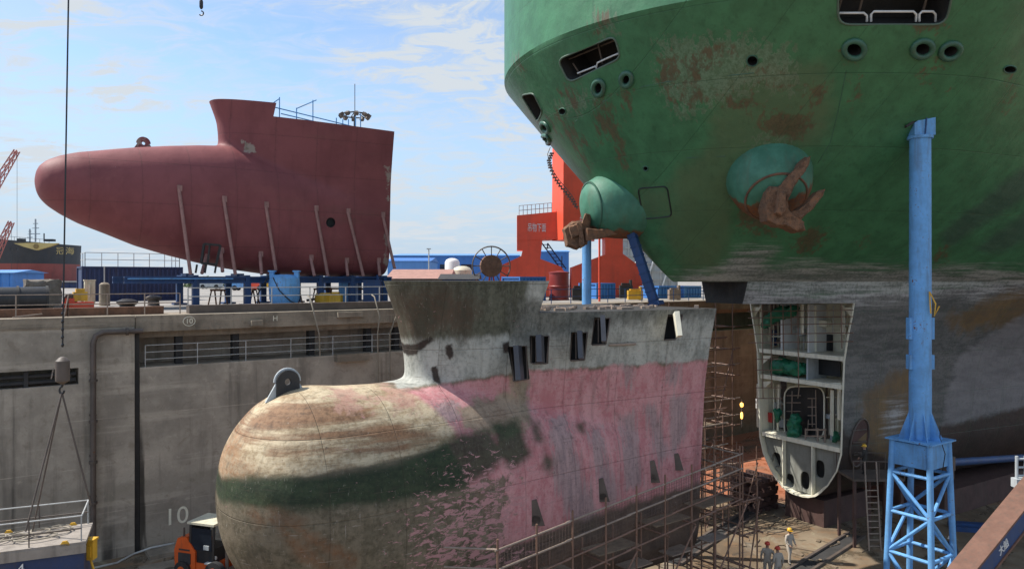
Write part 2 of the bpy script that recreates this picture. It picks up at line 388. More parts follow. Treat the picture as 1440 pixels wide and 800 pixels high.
b.path([wall(wall_at(266,447,-.12)[0]+.3*math.cos(i*math.pi/10),-.13,11.75+.24*math.sin(i*math.pi/10)) for i in range(20)],.018,5,True)
b.build('painted_mark',m_white,dw)
b=MB()
for px0,px1,py,dz in ((470,515,503,.45),(350,366,454,.3)):
    k0,z=wall_at(px0,py); k1,_=wall_at(px1,py); wbox(b,k0,k1,-.5,-.005,z-dz/2,z+dz/2)
k0,z=wall_at(472,440); k1,_=wall_at(507,440); wbox(b,k0,k1,-.4,-.125,z-.25,z+.05)
b.build('bracket',m_cop,dw,bevel=.03)
# ledge at the foot of the wall and slabs
b=MB(); wbox(b,kG0+.3,6,-1.6,-.01,.0,.22); b.build('wall_footing',m_cop,dw,bevel=.03)
# hanging hoses on the wall
b=MB()
for px,px2 in ((433,449),(523,531),(546,548)):
    a=wp(px,415,.3); c=wp(px2,470,-.3); e=wp(px2+1,500 if px<500 else 548,-.25)
    a.z=Zq+.9; b=MB(); b.path([a+v*0,a+v*.35+UP*-.1,wall(wall_at(px+6,430)[0],-.5,11.7),c,e],.045,6); b.build('hose',m_rope,None,label={433:'pale hose over the coping, the one nearest the blue tank',523:'middle pale hose of three hanging over the coping',546:'pale hose hanging over the coping right beside the old bow'}[px],cat='hose',smooth=60,group='hoses hanging over the coping')

def fence(name,label,pts,h,rails,post,r,mat,cat='railing',group=None,every=None):
    t=thing(name,label,cat,loc=pts[0],group=group)
    for a,c in zip(pts,pts[1:]):
        n=max(1,round((c-a).length/post))
        for i in range(n+1):
            q=a.lerp(c,i/n); bb=MB(); bb.tube(q,q+UP*h,r,6); bb.build('post',mat,t,smooth=50)
    for f in rails:
        bb=MB(); bb.path([p+UP*h*f for p in pts],r*.85,6); bb.build('rail',mat,t,smooth=50)
    return t
fence('gallery_railing','thin grey three rail railing along the open gallery in the dock wall',[wall(kG0+.4,.15,zg0),wall(18,.15,zg0)],1.12,(.35,.68,1),2.6,.028,m_rail)
# ================================================================= green ship
G=dict(tip=17.463,zk=24.684,B=14.19,L=12.011,n=1.555,w=.71,sf=9.744,kl=.343,cv=.802)
SEC=[(1.55,.3),(1.62,.7),(1.8,1.15),(2.1,1.5),(2.6,1.95),(3.5,2.5),(4.5,2.78),(7,2.85),(9.5,2.95),(11,3.2),(12,3.42),(12.7,3.53)]
def sec(z): return float(np.interp(z,[a for a,_ in SEC],[c for _,c in SEC]))
def cap(x,m): return x/(1+(x/m)**4)**.25
def l_half(s,z):
    g=float(np.interp(z,[1.55,2.2,4.5,8,10,11.5,12.7],[.05,.12,.13,.15,.185,.23,.28])); return cap(sec(z)+g*(-s),14.6)
def g_half(s,z):
    zz=min(z,G['zk'])
    if zz>=13.85:
        f=(zz-13.85)/(G['zk']-13.85); s0=G['sf']+(G['tip']-G['sf'])*f**G['cv']; k=G['kl']
    else: f=0; s0=G['sf']-(13.85-zz)*1.0; k=.343+(13.85-zz)*.024
    if zz<13.85 and s<0: bl=l_half(s,12.7); return bl+(cap(.343*(9.744-s)+.35,14.6)-bl)*((zz-12.7)/1.15), s0
    x=max(s0-s,0)
    hi=G['B']*max(1-max(1-x/G['L'],0)**G['n'],0)**.5
    lo=cap(k*x+.35*(1-math.exp(-x*1.2)),14.6)
    e=.08; return lo+(max(hi,lo)-lo)*((f+e)**G['w']-e**G['w'])/((1+e)**G['w']-e**G['w']), s0
zs=[12.7,13.0,13.4,13.85]+[13.85+(G['zk']-13.85)*((i/44)**1.25) for i in range(1,45)]+[G['zk']+.02]+[24.9+i*.5 for i in range(0,11)]
qs=[ (i/70)**1.9 for i in range(0,71)]
def g_rows():
    rows=[]
    for z in zs:
        s0=g_half(0,z)[1]; pts=[(s0-q*(s0+62)) for q in qs]
        near=[V((s,g_half(s,z)[0] if i else 0,z)) for i,s in enumerate(pts)]
        far=[V((p.x,-p.y,p.z)) for p in near[1:]]
        rows.append([M2@p for p in far[::-1]+near])
    return rows
b=MB(); R=b.grid(g_rows(),closed=True); b.face(R[0][::-1]); b.face(R[-1])
bmesh.ops.recalc_face_normals(b.b,faces=b.b.faces); bmesh.ops.triangulate(b.b,faces=[f for f in b.b.faces if len(f.verts)>4])
gbm=b.b; gbv=BVHTree.FromBMesh(gbm)
def cast(bv,px,py):
    d=V(((px-CX)/F,1,-(py-HY)/F)).normalized(); h=bv.ray_cast(V((0,0,CZ)),d)
    return (h[0],h[1]) if h[0] is not None else (None,None)
def near_pt(bv,px,py):
    for r in range(0,60,3):
        for dx,dy in ((0,0),(r,0),(-r,0),(0,r),(0,-r),(r,-r),(-r,-r)):
            p,n=cast(bv,px+dx,py+dy)
            if p is not None: return p,n
    raise RuntimeError((px,py))
def mirror(p,M):
    q=M.inverted()@p; q.y=-q.y; return M@q
def rrect(c,n=5,r=.3):                                # 4 px corners -> rounded outline in px
    out=[]; c=[V((x,y,0)) for x,y in c]
    for i in range(4):
        a,p,d=c[i-1],c[i],c[(i+1)%4]; e0=(a-p); e1=(d-p); R=min(e0.length,e1.length)*r
        s,e=p+e0.normalized()*R,p+e1.normalized()*R
        for k in range(n):
            t=k/(n-1); out.append(((1-t)**2*s+2*t*(1-t)*p+t*t*e).to_2d())
    return [(x,y) for x,y in out]
def ell(cx,cy,rx,ry,rot=0,n=18):
    o=[]
    for i in range(n):
        a=2*math.pi*i/n; x,y=rx*math.cos(a),ry*math.sin(a); o.append((cx+x*math.cos(rot)-y*math.sin(rot),cy+x*math.sin(rot)+y*math.cos(rot)))
    return o
def loop3(bv,pts,flat=False):                                    # outline carried onto a hull, then flattened to its mean plane
    W=[near_pt(bv,*p) for p in pts]; P3=[a for a,_ in W]; nn=sum((n for _,n in W),V()).normalized(); c=sum(P3,V())/len(P3)
    if flat:
        o=V((0,0,CZ)); P3=[o+(lambda d:d*((c-o).dot(nn)/d.dot(nn)))(V(((x-CX)/F,1,-(y-HY)/F))) for x,y in pts]
    return P3,nn,c
def open_prism(cut,P3,n,depth=1.4,out=.5):
    cut.prism([p+n*out for p in P3],-n*(depth+out))
openings=[rrect([(1179,-34),(1345,-34),(1330,35),(1178,35)],5,.25), rrect([(784,84),(864,51),(873,82),(800,117)],5,.3)]
pipes=[((842,124),8,11,.1),((881,112),8,10,.2),((1201,70),15,13,0),((1297,69),15,12,-.3),((1336,72),15,11,-.4)]
class Cuts:
    def __init__(s): s.l=[]
    def prism(s,pts,d): m=MB(); m.prism(pts,d); s.l.append(m)
cut=Cuts(); oloops=[]; ploops=[]
for o in openings:
    L=loop3(gbv,o); oloops.append(L); open_prism(cut,*L[:2],1.8)
L=loop3(gbv,rrect([(733,134),(750,131),(763,157),(756,172)],5,.3)); oloops.append(L); open_prism(cut,*L[:2],1.8)
for c,rx,ry,ro in pipes:
    L=loop3(gbv,ell(*c,rx*.72,ry*.72,ro)); open_prism(cut,L[0],L[1],.9,.3); ploops.append(L)
for c,rx,ry in (((767,179),4,7),((768,196),5,6)):
    L=loop3(gbv,ell(*c,rx*.8,ry*.8,-.6)); open_prism(cut,L[0],L[1],.9,.3); ploops.append(L)
porth=[]
for c,r in (((1058,86),8),((791,157),5),((908,237),3.5),((1420,98),9)):
    L=loop3(gbv,ell(*c,r,r*(.95 if r<9 else .6),0)); open_prism(cut,L[0],L[1],.6,.3); porth.append(L)
# the horizontal cut steps up towards the stem
cut.prism([M2@V(p) for p in ((6.1,-9,12),(40,-9,12),(40,-9,13.85),(6.1,-9,13.85))],(M2.to_3x3()@V((0,18,0))))
for c_ in cut.l:
    nb=boolean(gbm.copy(),c_,1)
    if len(nb.faces)>.9*len(gbm.faces): gbm=nb
    else: print('cut skipped',len(nb.faces),c_.b.is_valid and [tuple(q.co) for q in list(c_.b.verts)[:1]])
ship=thing('green_ship','huge rusty green ship with its lower bow cut away, seen from below its flared bow','ship',M=M2)
b=MB(); b.b.free(); b.b=gbm
hull=b.build('upper_hull',[m_green,m_dark],ship,smooth=30,fix=False)
# ---- lower hull aft of the cut : an open shell with thickness
zl=[1.55,1.58,1.62,1.7,1.8,1.95,2.1,2.35,2.6,3,3.5,4,4.5]+[4.5+(12.7-4.5)*i/26 for i in range(1,27)]
ss=[0]+[-62*(i/60)**1.7 for i in range(1,61)]
def lrow(off,s): 
    r=[]
    for z in zl: r.append(V((s,max(l_half(s,z)-off,.02),z+(off if z<2.4 else 0))))
    far=[V((p.x,-p.y,p.z)) for p in r]; return [M2@p for p in far[::-1]+r]
b=MB(); b.grid([lrow(0,s) for s in ss]); 
lower=b.build('lower_hull',m_green,ship,smooth=40)
b=MB(); b.mi=0
b.grid([lrow(0,0.0),lrow(0,.02),lrow(.09,.02),lrow(.09,-2.4)]); b.build('cut_edge',m_white,ship,smooth=30)
bvl=BVHTree.FromPolygons([M2@q.co for q in lower.data.vertices],[list(p.vertices) for p in lower.data.polygons])
# ---- inside the cut: decks, bulkheads
def cp(px,py,s=0.0): return M2.inverted()@plane_hit(px,py,M2,0,s)
Lm=lambda s,t,z: M2@V((s,t,z))
R2=M2.to_3x3()
def lbox(b,s,t,z,ds,dt,dz): b.box(Lm(s,t,z),(ds,dt,dz),R2)
zd1,zd2,zd3=cp(1130,497).z,cp(1130,535).z,cp(1130,620).z
for z in (zd1,zd2,zd3): 
    w_=l_half(0,z)-.12; b=MB(); lbox(b,-1.35,0,z,2.6,2*w_,.07)
    lbox(b,-.1,0,z-.1,.12,2*w_-.1,.22); b.build('deck',m_white,ship)
b=MB(); zz=np.linspace(zd3,12.66,12); prof=[Lm(-2.45,l_half(0,z)-.15,z) for z in zz]+[Lm(-2.45,-l_half(0,z)+.15,z) for z in zz[::-1]]
b.prism(prof,R2@V((-.08,0,0))); b.build('bulkhead',m_white,ship)
# lower bulkhead with oval manholes
zz=np.array([q for q in zl if 1.6<q<zd3]+[zd3-.05]); prof=[Lm(-.35,l_half(0,z)-.14,z+.1*(z<2)) for z in zz]+[Lm(-.35,-l_half(0,z)+.14,z+.1*(z<2)) for z in zz[::-1]]
b=MB(); b.prism(prof,R2@V((-.1,0,0))); bmesh.ops.recalc_face_normals(b.b,faces=b.b.faces); bmesh.ops.triangulate(b.b,faces=[f for f in b.b.faces if len(f.verts)>4])
cut=MB(); mans=[(1092,646,13,22),(1111,675,12,20),(1132,675,13,25),(1153,659,13,25)]
for cx_,cy_,w_,h_ in mans:
    c=cp(cx_,cy_,-.35); wm_=w_/F*41/.86*.5; hm=h_/F*41*.5
    pts=[]
    for i in range(20):
        a=2*math.pi*i/20; k=abs(math.cos(a))**1; pts.append(Lm(-.1,c.y+wm_*math.copysign(abs(math.cos(a))**.6,math.cos(a)),c.z+hm*math.copysign(abs(math.sin(a))**.8,math.sin(a))))
    cut.prism(pts,R2@V((-.8,0,0)))
b2=boolean(b.b,cut,0); b=MB(); b.b.free(); b.b=b2; m_lowbk=paint('pale grey bulkhead',(.24,.245,.215),.6,.2,.35,.12)
b.build('pierced_bulkhead',m_lowbk,ship,fix=False)
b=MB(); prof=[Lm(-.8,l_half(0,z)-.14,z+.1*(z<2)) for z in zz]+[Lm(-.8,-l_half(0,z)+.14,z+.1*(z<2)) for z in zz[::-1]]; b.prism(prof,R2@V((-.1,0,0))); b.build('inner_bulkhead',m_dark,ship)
for px in (1100,1141):
    c=cp(px,650); b=MB(); zt=zd3; zb=float(np.interp(abs(c.y),[0,1,1.6,2,2.5],[1.6,1.8,2.2,2.7,3.6])); lbox(b,-.17,c.y,(zt+zb)/2,.3,.05,zt-zb); b.build('stiffener',m_white,ship)
def panel(name,x0,y0,x1,y1,s,mat,d=.06):
    a=cp(x0,y0,s); c=cp(x1,y1,s); b=MB(); lbox(b,s,(a.y+c.y)/2,(a.z+c.z)/2,d,abs(c.y-a.y),abs(a.z-c.z)); return b.build(name,mat,ship)
panel('door_opening',1152,469,1171,495,-2.36,m_black); panel('window_opening',1150,503,1182,530,-1.4,m_black)
panel('blue_panel',1077,463,1092,486,-1.8,m_dblue); panel('red_box',1073,578,1086,594,-.9,paint('red box paint',(.45,.03,.03),.5,.1,.1))
panel('partition',1110,428,1112,496,-1.3,m_wht,1.6); panel('partition',1148,428,1150,496,-1.3,m_wht,1.6)
panel('partition',1148,500,1150,533,-1.3,m_grey,1.8)
panel('locker',1160,585,1178,612,-1.9,m_white,.5); panel('locker',1068,560,1095,578,-1.9,m_wht,.7)
# dark doorway between the two side spaces
b=MB(); pts=[cp(x,y,-1.3) for x,y in rrect([(1104,543),(1160,543),(1160,618),(1104,618)],5,.28)]
b.prism([M2@p for p in pts],R2@V((-.05,0,0))); dk_=b.build('doorway',m_black,ship)
b=MB(); b.path([M2@(p+V((.06,0,0))) for p in pts],.05,6,True); b.build('frame',m_white,dk_,smooth=50)
b=MB()
for x,y0,y1 in ((1114,550,618),(1124,545,560),(1147,548,612),(1137,590,618),(1142,560,600)):
    a,c=cp(x,y0,-1.0),cp(x+random.uniform(-3,3),y1,-1.0); b.tube(M2@a,M2@c,.03,5)
for y in (556,566,578,590): b.tube(M2@cp(1106,y,-1.05),M2@cp(1126,y,-1.05),.028,5)
for y in (560,572,584,596): b.tube(M2@cp(1136,y,-.9),M2@cp(1148,y,-.9),.028,5)
for x in (1133,1150,1160): b.tube(M2@cp(x,602,-.3),M2@cp(x,622,-.3),.05,5)
for y in (604,613): b.tube(M2@cp(1133,y,-.3),M2@cp(1162,y,-.3),.05,5)
b.build('inner_ladder_work',m_lpole,ship)
# ribs and clutter
for x,y0,y1 in ((1070,428,490),(1128,428,470),(1186,430,470),(1180,540,590),(1066,540,600),(1170,548,612)):
    a,c=cp(x,y0,-.5),cp(x,y1,-.5); b=MB(); b.beam(M2@a,M2@c,.1,.25); b.build('rib',m_white,ship)
def blob(name,label,pts,r,mat,parent=None,cat=None):
    """cloth or sack bundled up: skin over a few joints, wrinkled"""
    b=bmesh.new(); ly=b.verts.layers.skin.verify(); vs=[b.verts.new(p) for p in pts]
    for a,c in zip(vs,vs[1:]): b.edges.new((a,c))
    for i,q in enumerate(vs): 
        rr=r[i] if isinstance(r,(list,tuple)) else r
        q[ly].radius=(rr,rr*.8); q[ly].use_root=(i==0)
    o=evalmesh(b,[('SKIN',{}),('SUBSURF',{'levels':3})]); m=MB(); m.b.free(); m.b=o
    from mathutils import noise as mn
    for q in o.verts: q.co+=mn.noise_vector(q.co*3.5)*.16+mn.noise_vector(q.co*9)*.06
    return m.build(name,mat,parent,smooth=70,label=label,cat=cat)
Q=lambda x,y,s=-.6: M2@cp(x,y,s)
blob('tarpaulin','crumpled green tarpaulin hung at the top left of the cut compartment',[Q(1074,458),Q(1086,446),Q(1100,438),Q(1112,440),Q(1122,432)],[.35,.5,.55,.4,.3],m_tarp,cat='tarpaulin')
blob('tarpaulin','wide green tarpaulin bundle lying on the middle deck of the cut ship',[Q(1087,518),Q(1098,514),Q(1110,516),Q(1124,519),Q(1138,522)],[.5,.7,.6,.5,.4],m_tarp,cat='tarpaulin')
blob('tarpaulin','upright green wrapped bundle standing in front of the dark inner doorway',[Q(1116,622,-.5),Q(1117,606,-.5),Q(1118,592,-.5),Q(1120,582,-.5)],[.45,.5,.42,.3],m_tarp,cat='tarpaulin')
blob('tarpaulin','small dark green cloth hanging beside the red box inside the cut hull',[Q(1091,573),Q(1094,582),Q(1092,592)],[.2,.28,.15],m_tarp,cat='tarpaulin')
blob('tarpaulin','small green cloth lying at the right end of the lowest open deck',[Q(1172,606),Q(1178,612),Q(1172,620)],[.16,.22,.2],m_tarp,cat='tarpaulin')
rr=random.Random(3)
for x0,x1,y0,y1,n in ((1074,1110,428,494,5),(1112,1148,430,494,4),(1150,1190,430,468,3),(1070,1100,502,532,3),(1066,1102,540,616,6),(1162,1180,545,616,5)):
    for i in range(n):
        x=rr.uniform(x0,x1); b=MB(); s_=rr.uniform(-2.2,-.9); a_,c_=cp(x,y0,s_),cp(x+rr.uniform(-2,2),y1,s_); b.tube(M2@a_,M2@c_,rr.choice((.025,.04,.07)),6); b.build('pipe',rr.choice((m_rail,m_white,m_steel,m_white)),ship,smooth=50)
    for i in range(max(2,n//2)):
        y=rr.uniform(y0+6,y1-6); s_=rr.uniform(-2.1,-1.2); b=MB(); b.tube(M2@cp(x0,y,s_),M2@cp(x1,y+rr.uniform(-1,1),s_),rr.choice((.03,.05)),6); b.build('pipe',rr.choice((m_rail,m_white,m_steel)),ship,smooth=50)
    for i in range(2):
        x=rr.uniform(x0,x1); y=rr.uniform((y0+y1)/2,y1); c_=cp(x,y,-1.6); b=MB(); lbox(b,-1.6,c_.y,c_.z,.4,rr.uniform(.25,.6),rr.uniform(.2,.5)); b.build('fitting',rr.choice((m_grey,m_steel,m_white)),ship,bevel=.02)
for (x,y,dx,dy) in ((1072,500,14,12),(1072,536,14,12),(1186,500,-12,11),(1182,538,-14,14),(1058,432,12,16),(1198,432,-12,16)):
    b=MB(); b.prism([M2@cp(x,y,-.25),M2@cp(x+dx,y,-.25),M2@cp(x,y+dy,-.25)],R2@V((-.05,0,0))); b.build('knee_bracket',m_white,ship)
for z in (zd1,zd2,zd3):
    for t_ in np.linspace(-2.2,2.2,6): b=MB(); lbox(b,-1.3,t_,z-.12,2.2,.04,.16); b.build('deck_beam',m_white,ship)
# scaffold tubes in front of the cut
cs=thing('scaffold','thin scaffold tubes fixed across the open cut face of the green ship','scaffold',M=M2)
for y in (438,447,457,470,482): 
    b=MB(); b.tube(Q(1052,y,.35),Q(1200,y-2,.35),.028,6); b.build('ledger',m_pole,cs)
for y in (505,520,545,560): 
    b=MB(); b.tube(Q(1062,y,.35),Q(1100,y,.35),.028,6); b.build('ledger',m_pole,cs)
for x,y0,y1 in ((1072,428,560),(1084,428,545),(1101,428,500),(1122,426,545),(1183,426,490),(1112,428,470)):
    b=MB(); b.tube(Q(x,y0,.4),Q(x+1,y1,.4),.03,6); b.build('standard',m_pole,cs)
# ---- fittings on the upper hull
for i,(L,n) in enumerate(((oloops[0],'mooring_opening'),(oloops[1],'mooring_opening'),(oloops[2],'mooring_opening'))):
    b=MB(); b.path([p+L[1]*.005 for p in L[0]],.045,8,True); b.build('opening_frame',paint('opening rim %d'%i,(.10,.15,.11),.5,.2,.3,.2),ship,smooth=60)
# white guard rails inside the openings
def quadbar(px,py,off=-.35):
    p,n=near_pt(gbv,px,py); return p+n*off
for (x0,x1,y0,y1) in ((1180,1223,24,36),(1229,1294,22,36),(1299,1322,22,36)):
    b=MB(); c=[(x0,y1),(x0,y0+4),(x0+4,y0),(x1-4,y0),(x1,y0+4),(x1,y1)]; b.path([quadbar(x,y) for x,y in c],.045,7); b.build('guard_rail',m_wht,ship,smooth=60)
b=MB(); b.path([quadbar(x,y,-.3) for x,y in ((833,100),(835,92),(850,85),(868,78))],.04,7); b.build('guard_rail',m_wht,ship,smooth=60); b=MB(); b.path([quadbar(x,y,-.3) for x,y in ((806,107),(822,101),(832,97))],.04,7); b.build('guard_rail',m_wht,ship,smooth=60)
for (x0,y0,x1,y1) in ((832,68,839,96),(790,89,868,58),(795,95,806,112)): b=MB(); b.tube(quadbar(x0,y0,-.5),quadbar(x1,y1,-.5),.04); b.build('opening_stay',m_steel,ship)
for x in (1184,1215,1310): b=MB(); b.tube(quadbar(x+8,0,-.7),quadbar(x,30,-.7),.05); b.build('opening_stay',m_steel,ship)
m_ring=paint('fairlead green',(.045,.13,.085),.45,.25,.35,.15)
for L in ploops:
    b=MB(); c=L[2]; k=1.32
    b.path([c+(p-c)*k+L[1]*.03 for p in L[0]],.115,9,True); b.build('fairlead',m_ring,ship,smooth=60)
for L in porth:
    b=MB(); b.path([p+L[1]*.01 for p in L[0]],.03,6,True); b.build('port_rim',m_ring,ship,smooth=60)
# rectangular shell door
L=loop3(gbv,rrect([(897,265),(938,262),(945,304),(905,308)],4,.15)); b=MB(); b.path([p+L[1]*.01 for p in L[0]],.035,6,True); b.build('shell_door',m_black,ship,smooth=60)
# load-line style weld seams running round the bow
for a in ([(790,195),(810,170),(850,142),(905,122),(940,115),(1030,106),(1060,103)],[(860,240),(900,228),(970,222),(1020,220)],[(1150,230),(1168,200),(1180,150),(1190,100)]):
    b=MB(); b.path([ (lambda q:q[0]+q[1]*.0)(near_pt(gbv,x,y)) for x,y in a],.018,5); b.build('weld_seam',m_ring,ship)
# anchor pods, port and starboard
pc,pn=near_pt(gbv,1082,252)
def pod(c,n,rk=1.0,hk=1.0):
    ax=(n+V((0,0,-.05))).normalized(); b=MB(); R=rot_to(ax); 
    prof=[(2.1,-1.4),(2.0,-.2),(1.88,.3),(1.74,.75),(1.52,1.15),(1.2,1.42),(.75,1.56),(.02,1.6)]
    b.lathe([(r*rk,h*hk) for r,h in prof],c,ax,36,True)
    return b
m_pod=None
# ---- anchors
def anchor(K,D0,label):
    """stockless anchor: cast crown block, two tapering flukes and the shank end; K: outline px, depth offset, thickness, tip slope"""
    from mathutils import noise as mn
    m=MB()
    for pts,off,th,sl in K:
        x0=sum(p[0] for p in pts)/len(pts); w_=max(abs(p[0]-x0) for p in pts); q=MB(); fr=[]; bk=[]
        for x,y in pts:
            D=D0+off+sl*(x-x0)/w_; fr.append(P(x0+(x-x0)*.86,sum(p[1] for p in pts)/len(pts)+(y-sum(p[1] for p in pts)/len(pts))*.86,D)); bk.append(P(x,y,D+th*.3))
        n=len(pts); ce=[p+V((0,th,0)) for p in bk]
        R=[[q.b.verts.new(p) for p in r] for r in (fr,bk,ce)]
        for a,c in zip(R,R[1:]):
            for k in range(n): q.face([a[k],a[(k+1)%n],c[(k+1)%n],c[k]])
        q.face(R[0]); q.face(R[-1][::-1]); bmesh.ops.recalc_face_normals(q.b,faces=q.b.faces)
        bmesh.ops.triangulate(q.b,faces=q.b.faces[:]); bmesh.ops.subdivide_edges(q.b,edges=q.b.edges[:],cuts=3,use_grid_fill=True)
        for z in q.b.verts: z.co+=mn.noise_vector(z.co*3)*.05+mn.noise_vector(z.co*9)*.035
        me=bpy.data.meshes.new('t'); q.b.to_mesh(me); m.mesh(me,Matrix.Identity(4))
    c=P(K[0][0][0][0],K[0][0][0][1],D0)
    return m.build('anchor',m_anch,None,smooth=38,label=label,cat='anchor',base=Matrix.Translation(c),group='bow anchors of the green ship')
m_anch=paint('crusted anchor iron',(.17,.088,.048),.95,.8,.5,.55,3,dirtcol=(.31,.20,.14),rustcol=(.24,.085,.03),bump=.9,streak=False)
def podmat():
    m=N('teal pod paint'); o=m.co(); n=m.noise(o,1.5,6,.65); n3=m.noise(o,8,6,.7); st=m.noise(m.co((2.5,2.5,.4)),1,6,.6)
    c=m.mix(m.step(n,.3,.7),(.04,.15,.092),(.066,.215,.14)); 
    f=m.math('ADD',m.attr('rust'),m.math('MULTIPLY',m.math('SUBTRACT',st,.5),1.2)); c=m.mix(m.step(f,-.05,.12),c,m.mix(m.step(n3,.4,.65),(.20,.065,.02),(.11,.055,.035)))
    c=m.mix(m.math('MULTIPLY',m.step(st,.5,.7),.4),c,(.10,.12,.07)); m.bump(m.math('ADD',n3,m.math('MULTIPLY',n,2.0)),.3,.03); return m.done(c,.6)
m_pod=podmat()
for c,n,lab,sg in ((pc,pn,'heavy rusty anchor housed in the near pod of the green bow',1),(near_pt(gbv,868,286)[0]+V((.1,.5,0)),V((-.93,-.30,-.12)).normalized(),'pale mud crusted anchor hanging from the far pod left of the stem','far')):
    if n is None: n=R2@(lambda q:V((q.x,-q.y,q.z)))(R2.inverted()@pn)
    b=pod(c,n,.94 if sg==1 else .88,1.0 if sg==1 else 1.12); o=b.build('anchor_pod',m_pod,ship,smooth=50)
    ax=n.normalized(); dn=(-UP-ax*(-UP).dot(ax)).normalized(); aft=(R2@V((-1,0,0))); aft=(aft-ax*aft.dot(ax)-dn*aft.dot(dn)).normalized()
    at=o.data.attributes.new('rust','FLOAT','POINT'); T=TM['anchor_pod'] if o.name=='anchor_pod' else TM[o.name]
    Tw=TM[ship.name]
    for i,q in enumerate(o.data.vertices):
        d=(Tw@q.co)-c; x=d.dot(dn)*1.0+d.dot(aft)*.3+d.dot(ax)*.25; at.data[i].value=(x-(.28 if sg==1 else 1.1))/1.2
    Rp=rot_to(ax); k_=.94 if sg==1 else .88; h_=1.0 if sg==1 else 1.12
    b=MB(); b.path([c+ax*1.30*h_+(Rp.col[1]*math.cos(i*math.pi/16)+Rp.col[2]*math.sin(i*math.pi/16))*1.36*k_ for i in range(32)],.055,6,True); b.build('rubbing_ring',m_rust if sg==1 else m_ring,o,smooth=60)
    D0=c.y-1.9 if sg==1 else c.y-1.4
    if sg==1: K=[([(1082,261),(1094,264),(1104,270),(1109,294),(1119,305),(1130,312),(1134,324),(1122,327),(1107,319),(1092,319),(1078,311),(1074,296),(1076,284),(1077,270)],0,.75,0),
       ([(1084,272),(1100,256),(1118,237),(1131,223),(1140,219),(1137,232),(1128,247),(1116,264),(1108,282),(1098,292)],-.22,.5,-.5),
       ([(1108,298),(1122,295),(1138,283),(1150,269),(1160,266),(1156,277),(1146,291),(1132,303),(1122,313),(1110,313)],-.16,.5,-.4),
       ([(1096,268),(1104,272),(1106,296),(1098,304),(1091,300)],-.3,.3,0)]
    else: K=[([(792,322),(805,311),(820,313),(829,325),(826,343),(812,350),(797,346)],0,.8,0),([(822,321),(850,323),(877,321),(875,328),(850,334),(824,339)],.15,.45,.5),
       ([(816,320),(823,300),(831,301),(829,324)],.2,.4,.3),([(811,311),(817,310),(823,346),(816,349)],-.25,.3,0),([(800,318),(812,314),(816,330),(804,336)],-.2,.4,0)]
    anchor(K,D0,lab)
